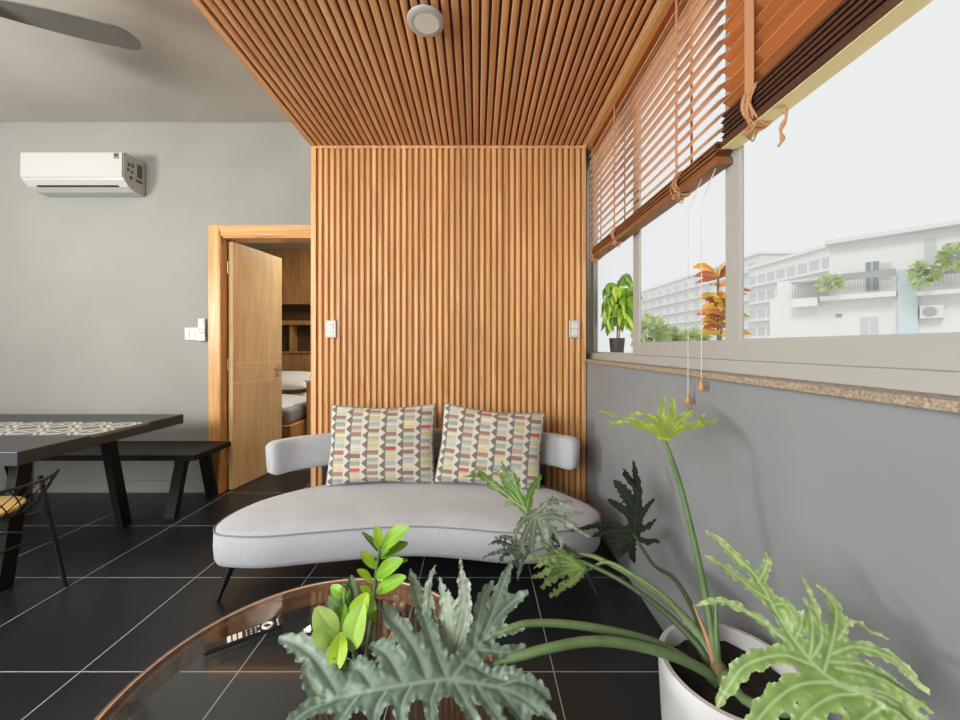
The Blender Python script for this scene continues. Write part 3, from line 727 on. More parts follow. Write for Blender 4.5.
def px_leaf(name, parent, J, nrm, lobes, col, vein, label=None, ruf=.12, ser=.12, fold=.18, tipc=None, jit=.012, curl=0, maxx=None, edge=None, res=1.6, tau=2.2, lift=.5, wmul=1.0, vw=1.5, nw=14):
    """one continuous lobed blade; lobes: (list of (u, v) from root to tip, width in px, [base width factor, negative = plain strip])"""
    n = Vector(nrm).normalized(); r_ = random.Random(int(abs(J.x*7919)+J.y*1000)); npr = np.random.RandomState(int(abs(J.x*7919)+J.y*1000) % 9999)
    pxm = J.y/F                                                # metres per pixel at the leaf
    e1 = Vector((1, 0, 0)); e1 = (e1-n*e1.dot(n)).normalized(); e2 = n.cross(e1)
    segs = []
    for lb in lobes:
        w0 = lb[2] if len(lb) > 2 else 1.25
        p3 = [PL(u, v, J, n) for u, v in lb[0]]
        p2 = [Vector(((p-J).dot(e1), (p-J).dot(e2), 0)) for p in p3]
        pp = crom(p2, 16); d = p3[len(p3)//2].y
        segs.append((np.array([(q.x, q.y) for q in pp]), lb[1]*wmul*d/F/2, w0, r_.uniform(-1, 1)))
    allp = np.concatenate([q[0] for q in segs]); mw = max(q[1] for q in segs)*1.6
    lo = allp.min(0)-mw; hi = allp.max(0)+mw; h = res*pxm
    nx, ny = int((hi[0]-lo[0])/h)+2, int((hi[1]-lo[1])/h)+2
    A, B = np.meshgrid(lo[0]+h*np.arange(nx), lo[1]+h*np.arange(ny), indexing='ij')
    Q = np.stack([A.ravel(), B.ravel()], 1); T = tau*pxm
    acc = np.zeros(len(Q)); wl = np.zeros(len(Q)); wsum = np.zeros(len(Q)); dv = np.full(len(Q), 1e3); sv = np.zeros(len(Q)); main = np.zeros(len(Q))
    f1, f2 = r_.uniform(0, 6), r_.uniform(0, 6)
    for pts, hw, w0, lf in segs:
        a = pts[:-1]; ab = pts[1:]-a; L2 = (ab**2).sum(1)+1e-12
        t = np.clip(((Q[:, None, :]-a[None])*ab[None]).sum(2)/L2, 0, 1)
        dd = np.hypot(*np.moveaxis(Q[:, None, :]-a[None]-t[..., None]*ab[None], 2, 0)); k = dd.argmin(1); ar = np.arange(len(Q))
        d = dd[ar, k]; sp = (k+t[ar, k])/(len(pts)-1)
        if w0 < 0: prof = np.where(sp < .75, 1.0, np.clip(1-((sp-.75)/.25)**2, 0, 1)*.9+.1)*abs(w0)
        else:
            prof = w0*(1-sp)**2+(1-(1-sp)**2)*(.74+.36*np.sin(np.pi*np.minimum(1, sp*1.03))**2)
            prof = prof*np.where(sp > .74, np.sqrt(np.clip(1-((sp-.74)/.26)**2, .0, 1)), 1)
        prof = prof*(1+ser*np.sin(sp*(len(pts))*2.3+f1+lf*9))
        sd = d-hw*prof
        acc += np.exp(np.clip(-sd/T, -60, 60)); wk = np.exp(np.clip(-sd/(T*2.5), -40, 40)); wsum += wk; wl += wk*lf*sp**2
        m = d < dv; dv = np.where(m, d, dv); sv = np.where(m, sp, sv); main = np.where(m, 1.0 if w0 < 0 else 0.0, main)
    sdf = -T*np.log(acc+1e-30)
    k1 = 2*np.pi/(9*pxm)
    nz = np.sin(Q[:, 0]*k1+f1+1.3*np.sin(Q[:, 1]*k1*.7))*np.sin(Q[:, 1]*k1*.9+f2+1.1*np.sin(Q[:, 0]*k1*.8))
    kw = 2*np.pi/(nw*pxm); nzw = np.sin(Q[:, 0]*kw+f1+1.3*np.sin(Q[:, 1]*kw*.7))*np.sin(Q[:, 1]*kw*.9+f2+1.1*np.sin(Q[:, 0]*kw*.8))
    nz2 = np.sin(Q[:, 0]*k1*2.1+f2)*np.sin(Q[:, 1]*k1*2.3+f1)
    sdf = sdf+ser*pxm*8*(.6*nz+.4*nz2)*np.exp(np.clip(sdf, -1, 0)/(4*pxm))
    S = sdf.reshape(nx, ny); gx, gy = np.gradient(S, h); gl = np.sqrt(gx**2+gy**2)+1e-9
    out = np.clip(S, 0, 1.3*h); X2 = A-gx/gl*out; Y2 = B-gy/gl*out
    mwid = max(np.median([q[1] for q in segs]), 2*pxm)
    Z = (fold*mwid*1.2*(1-np.exp(-dv/(mwid*.8)))+jit*3*(wl/(wsum+1e-30))*lift*2*np.sqrt((hi-lo).prod())*2.0
         + ruf*mwid*1.6*nzw*np.exp(np.clip(sdf, -1, 0)/(mwid*.45))-curl*(Q**2).sum(1))
    vt = vw*pxm*(1-.65*sv)*(1+.6*main); vn = np.exp(-(dv/vt)**2); Z = Z+vn*pxm*1.0
    cen4 = (S[:-1, :-1]+S[1:, :-1]+S[:-1, 1:]+S[1:, 1:])/4; mask = cen4 < 0
    idm = -np.ones((nx, ny), int); use = np.zeros((nx, ny), bool)
    for di in (0, 1):
        for dj in (0, 1): use[di:nx-1+di, dj:ny-1+dj] |= mask
    idm[use] = np.arange(use.sum())
    c0, cv = np.array(s2l(col)), np.array(s2l(vein)); ct_ = np.array(s2l(tipc)) if tipc else c0; ce = np.array(s2l(edge)) if edge else c0
    CC = c0*(1-sv[:, None]**1.5)+ct_*sv[:, None]**1.5
    eb = np.exp(np.clip(sdf, -1, 0)/(2.0*pxm))[:, None]*.6; CC = CC*(1-eb)+ce*eb
    CC = CC*(1+.12*np.sin(Q[:, :1]*k1*.35+f2)+.06*nzw[:, None])*(1-.16*np.exp(-np.abs(dv-vt*2.2 if False else dv-2.2*vw*pxm)/(2.0*pxm))[:, None])
    CC = CC*(1-.75*vn[:, None])+cv*(.75*vn[:, None])
    CC = np.clip(CC, 0, 1).reshape(nx, ny, 3); Z = Z.reshape(nx, ny)
    o = Vector((0, 0, CAMZ)); vs = []; cl = []
    for i_, j_ in np.argwhere(use):
        p = J+e1*float(X2[i_, j_])+e2*float(Y2[i_, j_])+n*float(Z[i_, j_])
        if maxx and p.x > maxx: p = o+(p-o)*(maxx/p.x)
        vs.append(p); cl.append(tuple(CC[i_, j_]))
    fs = [(int(idm[i_, j_]), int(idm[i_+1, j_]), int(idm[i_+1, j_+1]), int(idm[i_, j_+1])) for i_, j_ in np.argwhere(mask)]
    b = MB(); b.add(vs, fs, cl)
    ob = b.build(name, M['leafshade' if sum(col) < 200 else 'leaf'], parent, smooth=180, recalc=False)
    if label: ob['label'] = label
    return ob
def petiole(parent, pts, r0, r1, m='petiole', label=None):
    p = crom(pts, 24); o = MB().tube(p, [r0+(r1-r0)*i/23 for i in range(24)], 10).build('petiole', M[m], parent, smooth=60)
    if label: o['label'] = label

PC = Vector((.63, .955, 0)); PR = .16; PZ = .445
ph = thing('potted_philodendron', 'large philodendron with deeply lobed leaves in pale round cement pot', 'potted plant', PC)
MB().lathe([(.02, 0), (.105, 0), (.125, .01), (.145, .12), (.158, .28), (.164, .40), (.165, PZ-.006), (.161, PZ), (.150, PZ), (.146, PZ-.006), (.144, .36), (.10, .355)], PC, 64, cap=False).build('pot', M['pot'], ph, smooth=40)
b = MB(); vs = []; 
for k in range(1, 8):
    for j in range(40): a = 2*math.pi*j/40; r_ = .143*k/7; vs.append(PC+Vector((r_*math.cos(a), r_*math.sin(a), .405+rnd.uniform(-.008, .008))))
fs = [((k*40)+j, (k*40)+(j+1) % 40, (k+1)*40+(j+1) % 40, (k+1)*40+j) for k in range(6) for j in range(40)]+[tuple(range(40))]
b.add(vs, fs).build('soil', M['soil'], ph, smooth=70)
CRN = Vector((.600, .965, .40))
b = MB(); b.tube([CRN+Vector((0, 0, -.04)), CRN+Vector((.005, 0, .02)), CRN+Vector((.0, .01, .05))], [.03, .028, .012], 12); b.build('stem', M['bark'], ph, smooth=60)
for (dx_, dy_, h_, c_) in ((-.02, .03, .16, 'sheath'), (.01, .02, .19, 'petiole')):
    pts = crom([CRN, CRN+Vector((dx_*.5, dy_*.5, h_*.5)), CRN+Vector((dx_*1.6, dy_*1.6, h_))], 12)
    MB().tube(pts, [.013*(1-.85*i/11) for i in range(12)], 8).build('sheath', M[c_], ph, smooth=60)

# front leaf (glaucous, over the coffee table)
J1 = P(455, 680, .85); n1 = (0.05, -.50, .87); NV1 = Vector(n1).normalized()
GL, GV = (98, 122, 106), (152, 176, 160)
lob1 = [
 ([(462, 679), (437, 681), (410, 684), (373, 689), (337, 694), (316, 698)], 46, -1.0),
 ([(450, 682), (470, 683), (500, 688), (524, 697), (540, 710)], 34, -1.0),
 ([(448, 684), (462, 665), (478, 645), (492, 627)], 34, -1.0),
 ([(338, 692), (327, 672), (311, 650), (294, 635), (273, 624)], 36),
 ([(333, 695), (316, 688), (308, 674), (304, 656)], 24),
 ([(335, 695), (312, 704), (296, 715), (270, 737)], 26),
 ([(374, 689), (364, 672), (354, 663), (341, 661)], 30, 1.7),
 ([(404, 684), (393, 662), (383, 648), (368, 638)], 30, 1.7),
 ([(428, 681), (418, 655), (404, 633), (388, 616), (386, 606)], 24, 1.9),
 ([(446, 677), (436, 650), (425, 617), (415, 585), (410, 563)], 21, 1.6),
 ([(474, 650), (478, 622), (484, 596), (493, 579)], 19, 1.5),
 ([(481, 641), (493, 613), (502, 588), (511, 566)], 20, 1.4),
 ([(488, 630), (503, 611), (515, 602), (528, 596)], 19, 1.4),
 ([(478, 643), (496, 632), (510, 631), (526, 630)], 16, 1.3),
 ([(474, 648), (494, 651), (512, 651), (527, 642)], 18, 1.3),
 ([(462, 661), (478, 668), (490, 675), (506, 679)], 18, 1.3),
 ([(478, 684), (494, 676), (510, 673), (522, 678)], 18, 1.3),
 ([(496, 687), (517, 680), (536, 685), (553, 697)], 24, 1.3),
 ([(516, 693), (532, 701), (544, 709), (556, 722)], 22, 1.3),
 ([(455, 682), (464, 700), (472, 718), (486, 742)], 20, 1.7),
 ([(476, 684), (488, 704), (498, 720), (512, 742)], 20, 1.7),
 ([(499, 688), (514, 706), (526, 720), (538, 742)], 20, 1.7),
 ([(438, 681), (432, 700), (432, 718), (437, 742)], 21, 1.8),
 ([(412, 684), (403, 702), (401, 718), (404, 742)], 22, 1.8),
 ([(388, 687), (377, 704), (373, 718), (372, 742)], 22, 1.8),
 ([(360, 691), (348, 706), (340, 718), (330, 742)], 22, 1.8),
]
px_leaf('leaf', ph, J1, n1, lob1, GL, GV, 'broad grey-green lobed leaf over the coffee table', ruf=.26, ser=.13, fold=.62, tipc=(140, 162, 146), curl=.25, res=1.3, wmul=.60, vw=1.3, jit=.012, tau=1.7, nw=15)
# upright pale leaf behind it
J2 = P(449, 660, .93)
lob2 = [([(449, 664), (448, 640), (446, 615), (443, 592), (439, 577)], 11), ([(449, 664), (453, 640), (452, 612), (450, 588)], 12), ([(450, 664), (458, 630), (464, 600), (462, 556)], 13),
        ([(452, 664), (462, 635), (468, 610), (470, 578)], 8), ([(452, 666), (460, 645), (466, 625), (468, 604)], 13), ([(446, 664), (436, 640), (431, 615), (430, 596)], 10), ([(446, 664), (428, 630), (428, 590), (437, 563)], 8),
        ([(449, 668), (449, 650), (449, 630)], 26, -1.0)]
px_leaf('leaf', ph, J2, (-.1, -.93, .35), lob2, (146, 172, 146), (196, 210, 190), 'pale upright lobed leaf behind the broad one', ruf=.3, ser=.2, fold=.3, tipc=(190, 200, 186), jit=.02, vw=.7, res=1.0, wmul=.85)
petiole(ph, [CRN, P(690, 662, .965), P(650, 641, .97), P(590, 627, .96), P(540, 623, .95), P(508, 629, .94), J2], .012, .007)
petiole(ph, [CRN+Vector((0, -.01, 0)), P(700, 668, .95), P(655, 650, .94), P(600, 641, .92), P(550, 648, .90), PL(502, 659, J1, NV1)-NV1*.014, PL(480, 669, J1, NV1)-NV1*.022, J1-NV1*.012], .013, .009)

# cluster of darker leaves in front of the sofa's right end
JA = P(527, 510, 1.42)
lobA = [([(527, 512), (517, 492), (508, 478), (501, 461)], 8), ([(527, 510), (518, 490), (515, 480), (511, 469)], 8), ([(527, 510), (530, 494), (535, 483), (541, 473)], 9), ([(527, 510), (510, 497), (492, 482), (472, 466)], 6),
        ([(514, 500), (498, 487), (482, 478), (465, 478)], 5), ([(514, 500), (505, 493), (496, 488), (486, 488)], 6), ([(525, 508), (515, 502), (508, 503), (504, 506)], 6), ([(520, 503), (508, 488), (500, 474), (493, 468)], 4)]
px_leaf('leaf', ph, JA, (-.2, -.8, .55), lobA, (98, 136, 62), (130, 160, 90), 'bright green narrow-lobed leaf in front of the cushion', ruf=.25, ser=.15, tipc=(86, 126, 52), jit=.02, vw=.7, res=.8, tau=1.0, wmul=.8)
JB = P(537, 513, 1.40)
lobB = [([(535, 515), (548, 504), (560, 503), (572, 510)], 7), ([(536, 516), (552, 512), (570, 515), (586, 511)], 6), ([(537, 518), (556, 518), (574, 528), (588, 542)], 9), ([(534, 516), (527, 530), (522, 546), (524, 560)], 9), ([(536, 517), (533, 535), (531, 550), (534, 562)], 9),
        ([(538, 518), (543, 532), (550, 546), (556, 557)], 10), ([(537, 517), (548, 524), (558, 536), (562, 548)], 9), ([(534, 514), (524, 520), (516, 532), (513, 548)], 8), ([(560, 505), (568, 502), (574, 503)], 5), ([(566, 526), (578, 530), (584, 528)], 5),
        ([(536, 512), (544, 506), (552, 498)], 6), ([(537, 518), (542, 520), (548, 530), (548, 548)], 10)]
px_leaf('leaf', ph, JB, (.0, -.75, .66), lobB, (112, 132, 112), (160, 176, 150), 'grey-green drooping leaf in front of the sofa', ruf=.3, ser=.22, fold=.3, tipc=(150, 164, 146), jit=.03, vw=.7, res=.8, tau=.8, wmul=.68)
JC = P(560, 558, 1.33)
lobC = [([(580, 566), (565, 556), (550, 548), (540, 540)], 8), ([(580, 567), (562, 562), (546, 562), (534, 566)], 9), ([(582, 568), (566, 572), (552, 580), (540, 590)], 10), ([(584, 569), (572, 580), (560, 590), (549, 598)], 9), ([(580, 567), (560, 566), (544, 574), (530, 580)], 8),
        ([(574, 562), (558, 552), (546, 540), (538, 532)], 8), ([(566, 556), (552, 556), (540, 558), (526, 556)], 8), ([(584, 569), (576, 580), (568, 585), (560, 583)], 7), ([(577, 565), (563, 562), (553, 568), (548, 577)], 12)]
px_leaf('leaf', ph, JC, (-.1, -.7, .7), lobC, (104, 140, 66), (150, 180, 110), 'yellow-green lobed leaf hanging below the sofa seat', ruf=.25, ser=.22, tipc=(150, 168, 120), jit=.03, vw=.7, res=.8, tau=.9, wmul=.7)
JD = P(522, 546, 1.45)
lobD = [([(528, 552), (512, 552), (498, 552), (482, 558)], 6), ([(526, 549), (510, 546), (498, 542), (489, 546)], 6), ([(526, 548), (514, 540), (504, 536), (495, 537)], 6), ([(526, 550), (518, 558), (512, 566), (508, 571)], 7), ([(527, 551), (522, 562), (519, 572), (518, 582)], 6), ([(526, 549), (514, 548), (506, 553), (500, 563)], 7)]
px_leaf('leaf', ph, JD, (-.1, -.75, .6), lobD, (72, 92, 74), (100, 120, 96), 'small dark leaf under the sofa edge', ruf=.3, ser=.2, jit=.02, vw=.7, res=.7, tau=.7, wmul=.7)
petiole(ph, [CRN, P(703, 640, 1.0), P(672, 605, 1.1), P(635, 578, 1.22), P(598, 558, 1.33), P(575, 552, 1.38), P(548, 535, 1.40), P(532, 520, 1.41), JA], .012, .004)
petiole(ph, [CRN+Vector((-.008, .01, 0)), P(700, 648, .99), P(660, 608, 1.1), P(620, 580, 1.22), P(588, 564, 1.30), P(570, 555, 1.36), JB], .011, .004, 'petioled')
petiole(ph, [CRN+Vector((.0, .015, 0)), P(698, 638, 1.01), P(665, 597, 1.12), P(630, 573, 1.22), P(606, 562, 1.28), P(586, 570, 1.32), P(570, 560, 1.33)], .010, .004)
petiole(ph, [P(578, 553, 1.37), P(556, 546, 1.40), P(530, 552, 1.44)], .005, .003, 'petioled')
# dark leaf against the window wall, its shade put into the colour
J4 = P(634, 534, 1.50)
lob4 = [([(634, 536), (637, 512), (638, 490), (635, 475), (631, 459)], 8), ([(636, 512), (628, 498), (621, 488), (613, 480)], 13), ([(634, 520), (624, 510), (616, 505), (606, 499)], 9), ([(637, 490), (631, 482), (627, 474), (624, 468)], 5), ([(637, 494), (634, 486), (628, 480), (624, 474)], 4),
        ([(638, 522), (643, 512), (648, 505), (653, 498)], 6), ([(637, 530), (646, 528), (650, 524), (655, 519)], 5), ([(636, 536), (646, 542), (652, 541), (660, 542)], 6), ([(632, 532), (616, 525), (596, 526), (571, 531)], 6), ([(630, 532), (614, 531), (602, 533), (591, 537)], 7),
        ([(632, 538), (632, 548), (632, 556), (633, 564)], 8), ([(630, 536), (618, 540), (612, 541), (606, 541)], 7), ([(630, 538), (624, 546), (622, 552), (620, 556)], 7), ([(636, 515), (635, 525), (634, 536)], 16, -1.0)]
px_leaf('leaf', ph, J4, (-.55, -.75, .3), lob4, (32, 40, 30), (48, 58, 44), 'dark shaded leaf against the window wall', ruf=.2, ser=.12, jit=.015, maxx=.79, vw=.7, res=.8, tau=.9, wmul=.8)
petiole(ph, [CRN+Vector((.01, .01, 0)), P(705, 640, 1.0), P(692, 607, 1.1), P(674, 578, 1.24), P(655, 566, 1.36), P(642, 548, 1.47), J4], .009, .005, 'petioled')
# tall bright leaf
J5 = P(664, 439, 1.08)
lob5 = [([(664, 439), (647, 428), (622, 417), (597, 410)], 6), ([(660, 436), (632, 425), (603, 422)], 5), ([(662, 437), (645, 424), (625, 419), (606, 415)], 5), ([(664, 437), (652, 420), (642, 415), (630, 414)], 8), ([(664, 438), (657, 424), (650, 418), (646, 414)], 7), ([(664, 438), (660, 420), (662, 408), (665, 396)], 7),
        ([(665, 438), (669, 420), (672, 408), (673, 397)], 7), ([(665, 438), (664, 424), (658, 416), (656, 413)], 6), ([(665, 438), (674, 424), (684, 415), (695, 405)], 6), ([(665, 438), (676, 428), (686, 420), (692, 412)], 5), ([(665, 439), (683, 430), (704, 424), (720, 418)], 6), ([(666, 438), (684, 428), (696, 424), (705, 417)], 5),
        ([(665, 438), (671, 422), (674, 414), (673, 411)], 8), ([(640, 426), (626, 424), (614, 424), (607, 426)], 4), ([(664, 439), (656, 430), (649, 425)], 12, -1.0), ([(665, 439), (672, 430), (680, 426)], 10, -1.0)]
px_leaf('leaf', ph, J5, (0, -.30, .95), lob5, (176, 208, 54), (120, 160, 40), 'yellow-green leaf spread flat on top of the tall stalk', ruf=.3, ser=.2, fold=.4, tipc=(206, 222, 130), jit=.004, vw=.5, res=.7, tau=.8, wmul=.85)
petiole(ph, [CRN+Vector((.01, .0, 0)), P(714, 650, .975), P(708, 610, 1.0), P(696, 550, 1.03), P(682, 492, 1.06), P(672, 460, 1.07), J5+Vector((0, 0, -.002))], .0105, .0055)
# right foreground leaf
J6 = P(815, 660, .66); n6 = (-.30, -.62, .72)
lob6 = [([(925, 727), (880, 697), (834, 681), (809, 659), (782, 623), (759, 581), (737, 558), (706, 532)], 15, -1.0),
 ([(834, 684), (870, 698), (905, 722)], 34, -1.0),
 ([(768, 600), (748, 586), (728, 572), (703, 558)], 11), ([(785, 641), (759, 619), (729, 603), (711, 601), (695, 605)], 9), ([(814, 666), (782, 655), (747, 664), (730, 684), (717, 706)], 19),
 ([(838, 682), (802, 684), (778, 698), (758, 720), (748, 738)], 25), ([(858, 694), (832, 697), (806, 714), (790, 740)], 24), ([(884, 706), (868, 716), (852, 730), (846, 744)], 26), ([(758, 583), (764, 572), (767, 562), (763, 554)], 9), ([(742, 566), (730, 552), (718, 540), (708, 535)], 9),
 ([(772, 606), (782, 604), (789, 612), (795, 628)], 14), ([(809, 660), (812, 640), (810, 618), (800, 600)], 11), ([(812, 658), (822, 638), (815, 612), (797, 573)], 8), ([(824, 672), (832, 644), (837, 618), (834, 600), (817, 581)], 14), ([(838, 640), (852, 622), (870, 632), (889, 642)], 6),
 ([(832, 654), (856, 647), (892, 660), (928, 697)], 14), ([(836, 668), (872, 676), (902, 692), (930, 716)], 13), ([(846, 686), (880, 692), (904, 706), (924, 728)], 14), ([(830, 662), (860, 664), (886, 674), (908, 690)], 11), ([(795, 640), (800, 628), (801, 612)], 9)]
px_leaf('leaf', ph, J6, n6, lob6, (118, 154, 80), (186, 206, 160), 'pale green lobed leaf in the right foreground by the wall', ruf=.28, ser=.16, fold=.35, tipc=(146, 176, 104), jit=.012, maxx=.795, edge=(176, 202, 144), res=1.3, wmul=.74, tau=1.5, nw=15, vw=1.2)
petiole(ph, [CRN+Vector((0, -.01, 0)), P(728, 676, .9), P(745, 700, .82), P(790, 712, .74), P(832, 690, .68), J6+Vector((0, .01, -.012))], .011, .008)

# ZZ plant on the coffee table
ZC = Vector((-.292, .985, TZ))
zz = thing('potted_plant', 'small plant with glossy bright green oval leaves on the coffee table', 'potted plant', ZC)
MB().lathe([(.01, 0), (.05, 0), (.06, .01), (.068, .065), (.066, .07), (.058, .07), (.056, .05), (.01, .048)], ZC, 40, cap=False).build('pot', M['darkpot'], zz, smooth=40)
MB().lathe([(.057, .052), (.04, .058), (.015, .064), (.001, .064)], ZC, 24, cap=False).build('soil', M['soil'], zz, smooth=60)
b = MB()
for k in range(26):
    a = rnd.uniform(0, 6.28); r_ = rnd.uniform(.005, .045); p0 = ZC+Vector((r_*math.cos(a), r_*math.sin(a), .062)); a2 = rnd.uniform(0, 6.28)
    q = Vector((math.cos(a2), math.sin(a2), 0))*.02
    b.tube(crom([p0, p0+q+Vector((0, 0, .012)), p0+q*2+Vector((0, 0, .002))], 7), .0014, 5)
b.build('roots', M['root'], zz, smooth=60)
DZ = .99
st1 = [ZC+Vector((.005, .01, .055)), P(373, 610, DZ), P(376, 575, DZ+.005), P(381, 540, DZ+.01)]
MB().tube(crom(st1, 16), [.007-.004*i/15 for i in range(16)], 8).build('stem', M['petiole'], zz, smooth=60)
st2 = [ZC+Vector((-.01, -.01, .055)), P(352, 632, .95), P(345, 605, .94), P(345, 588, .95)]
MB().tube(crom(st2, 12), [.007-.004*i/11 for i in range(12)], 8).build('stem', M['petiole'], zz, smooth=60)
ZL = [  # root, tip, width px, depth root, depth tip, normal, tone
 ((382, 548), (409, 527), 17, 1.0, .97, (-.3, -.7, .6), 2), ((380, 558), (408, 543), 13, 1.0, 1.02, (-.2, -.6, .7), 1), ((378, 570), (408, 560), 9, 1.0, 1.03, (-.1, -.5, .8), 1), ((376, 577), (403, 560), 16, .99, .95, (-.3, -.7, .6), 2), ((376, 592), (406, 577), 14, .98, .94, (-.2, -.7, .65), 2),
 ((380, 549), (376, 525), 10, 1.0, .99, (.3, -.9, .2), 3), ((379, 552), (362, 532), 6, 1.0, 1.03, (.5, -.6, .5), 0), ((376, 568), (360, 552), 10, .99, .96, (.3, -.7, .6), 3), ((372, 582), (357, 570), 8, .99, .96, (.3, -.6, .7), 3), ((372, 599), (360, 586), 8, .98, .95, (.3, -.6, .7), 3),
 ((373, 598), (375, 622), 11, .97, .93, (-.2, -.9, .3), 1), ((381, 556), (392, 546), 8, 1.0, .98, (-.2, -.7, .6), 1),
 ((354, 603), (351, 575), 10, .96, 1.0, (.2, -.9, .2), 0), ((348, 597), (331, 586), 11, .96, .97, (.1, -.8, .5), 2), ((346, 612), (329, 596), 14, .95, .97, (.1, -.9, .3), 0), ((350, 605), (342, 584), 12, .96, .98, (.1, -.9, .3), 0),
 ((352, 624), (368, 593), 19, .94, .93, (-.1, -.9, .3), 3), ((336, 634), (316, 607), 22, .93, .90, (.1, -.8, .5), 4), ((336, 640), (313, 622), 15, .93, .90, (.1, -.7, .6), 4), ((338, 648), (312, 634), 17, .93, .90, (.2, -.6, .7), 4), ((350, 650), (364, 602), 24, .93, .89, (-.2, -.9, .25), 5),
 ((341, 632), (337, 671), 18, .93, .87, (.1, -.95, .2), 3), ((347, 640), (344, 668), 14, .93, .88, (-.3, -.9, .2), 1), ((338, 632), (345, 604), 14, .94, .93, (.1, -.9, .3), 1), ((344, 646), (326, 655), 14, .93, .89, (.2, -.7, .6), 4)]
TON = {0: (70, 106, 50), 1: (104, 146, 46), 2: (128, 178, 50), 3: (168, 204, 62), 4: (200, 230, 134), 5: (172, 212, 104)}
for k, (r0, t0, wpx, d0, d1, nn, tn) in enumerate(ZL):
    a, c = P(*r0, d0), P(*t0, d1); mid = (a+c)/2+Vector(nn).normalized()*.008
    b = MB(); ribbon(b, [a, mid, c], Vector(nn).normalized(), wpx*d0/F, 'oval', TON[tn], mixc(TON[tn], (220, 230, 150), .35), .03, .0, .22, N=12, seed=k)
    b.build('leaf', M['leaf'], zz, smooth=80, recalc=False)
fp = P(398, 606, 1.0); b = MB()
for k in range(16):
    q = Vector((rnd.uniform(-.016, .016), rnd.uniform(-.012, .012), rnd.uniform(-.012, .014)))
    c = fp+q; r_ = rnd.uniform(.006, .011)
    b.lathe([(.001, -r_), (r_*.8, -r_*.6), (r_, 0), (r_*.8, r_*.6), (.001, r_)], c, 8)
b.tube(crom([fp, P(394, 628, .99), ZC+Vector((.03, .0, .055))], 8), .003, 6)
b.build('dry_flower', M['flower'], zz, smooth=60)

# ------------------------------------------------------------------ outside
struct('ground_outside', MB().box(-5, 260, -60, 260, -9.2, -9.0), M['outground'])
struct('wall_outside_ledge', MB().box(.951, 1.35, -.8, 3.3, 1.03, 1.10), M['whitepaint'])
def outdoor_plant(name, label, x, y, potmat, ptop, pr, stems, n, L0, cols, droop, seed, cat='potted plant'):
    r_ = random.Random(seed); t = thing(name, label, cat, (x, y, 1.10))
    MB().lathe([(pr*.7, 0), (pr, ptop-1.11), (pr, ptop-1.10), (pr*.86, ptop-1.10), (pr*.84, ptop-1.12)], (x, y, 1.10), 28).build('pot', potmat, t, smooth=40)
    b = MB(); f = MB()
    for (sx_, sy_, h_) in stems:
        pts = crom([(x+sx_*.3, y+sy_*.3, ptop-.02), (x+sx_*.7, y+sy_*.7, ptop+h_*.5), (x+sx_, y+sy_, ptop+h_)], 10)
        b.tube(pts, .005, 7)
        for k in range(n):
            s = r_.uniform(.35, 1) ; p = pts[min(9, int(s*9))]; a = r_.uniform(0, 6.28); up = r_.uniform(-.1, 1)*(1.2 if s > .8 else .5); L_ = L0*r_.uniform(.7, 1.15)
            q = Vector((math.cos(a), math.sin(a), 0)); tip = p+q*L_*.75+Vector((0, 0, L_*(up*.5-droop)))
            if tip.x < .965: tip.x = .965
            mid = p+q*L_*.42+Vector((0, 0, L_*(up*.42-.05)))
            if mid.x < .965: mid.x = .965
            c = r_.choice(cols); nn = Vector((r_.uniform(-.9, .1), r_.uniform(-1, -.3), r_.uniform(-.1, .9))).normalized()
            ribbon(f, [p, mid, tip], nn, L_*.26, 'lance', c, mixc(c, (255, 255, 210), .3), .05, .0, .25, N=9, seed=k+seed)
    b.build('stem', M['bark'], t, smooth=60); f.build('foliage', M['leaf'], t, smooth=80, recalc=False)
outdoor_plant('dracaena_plant', 'bright green drooping plant in a pot outside the narrow window', 1.03, 2.84, M['darkpot'], 1.30, .055, ((.0, -.02, .42), (.03, .07, .36), (0.01, -.09, .33)), 44, .18, [(120, 164, 48), (166, 204, 60), (196, 222, 90), (84, 130, 50)], .55, 5)
outdoor_plant('croton_plant', 'orange and yellow leaved plant in a pot outside the middle window', 1.04, 1.665, M['redpot'], 1.23, .05, ((0, 0, .34), (.01, -.02, .2)), 34, .125, [(214, 150, 60), (226, 190, 90), (190, 110, 60), (206, 170, 80), (170, 96, 60)], .15, 11)

def apartment(label, X, dpth, y0, y1, ztop, floors, cols, m):
    t = thing('apartment_block', label, 'building', (X, (y0+y1)/2, -9)); 
    MB().box(X, X+dpth, y0, y1, -9, ztop).build('wall', m, t)
    MB().box(X-.4, X+dpth+.4, y0-.4, y1+.4, ztop, ztop+.5).build('roof', M['facade'], t)
    base = None; fh = 3.1
    for f in range(floors):
        z = ztop-1.0-fh*f
        MB().box(X-.7, X, y0+.3, y1-.3, z-2.45, z-2.25).build('floor_ledge', M['facade'], t)
        for c in range(cols):
            y = y0+(y1-y0)*(c+.5)/cols
            if base is None:
                base = MB().box(-.06, .0, -.8, .8, -.75, .75).build('window', M['farwin'], t)
                w = base; 
            else:
                w = base.copy(); C.objects.link(w); w.parent = t
            w.location = Vector((X, y, z-1.1))-ORG[t.name]+ORG[t.name]*0
    # first mesh was built around the block's origin, so shift its own data once
    base.data.transform(Matrix.Translation(ORG[t.name]))
apartment('long white apartment block furthest off, behind the middle window pane', 60, 12, 82, 150, 21.0, 7, 13, M['facade2'])
apartment('white apartment block with small windows left of the near house', 50, 12, 54, 71, 15.4, 7, 8, M['facade'])
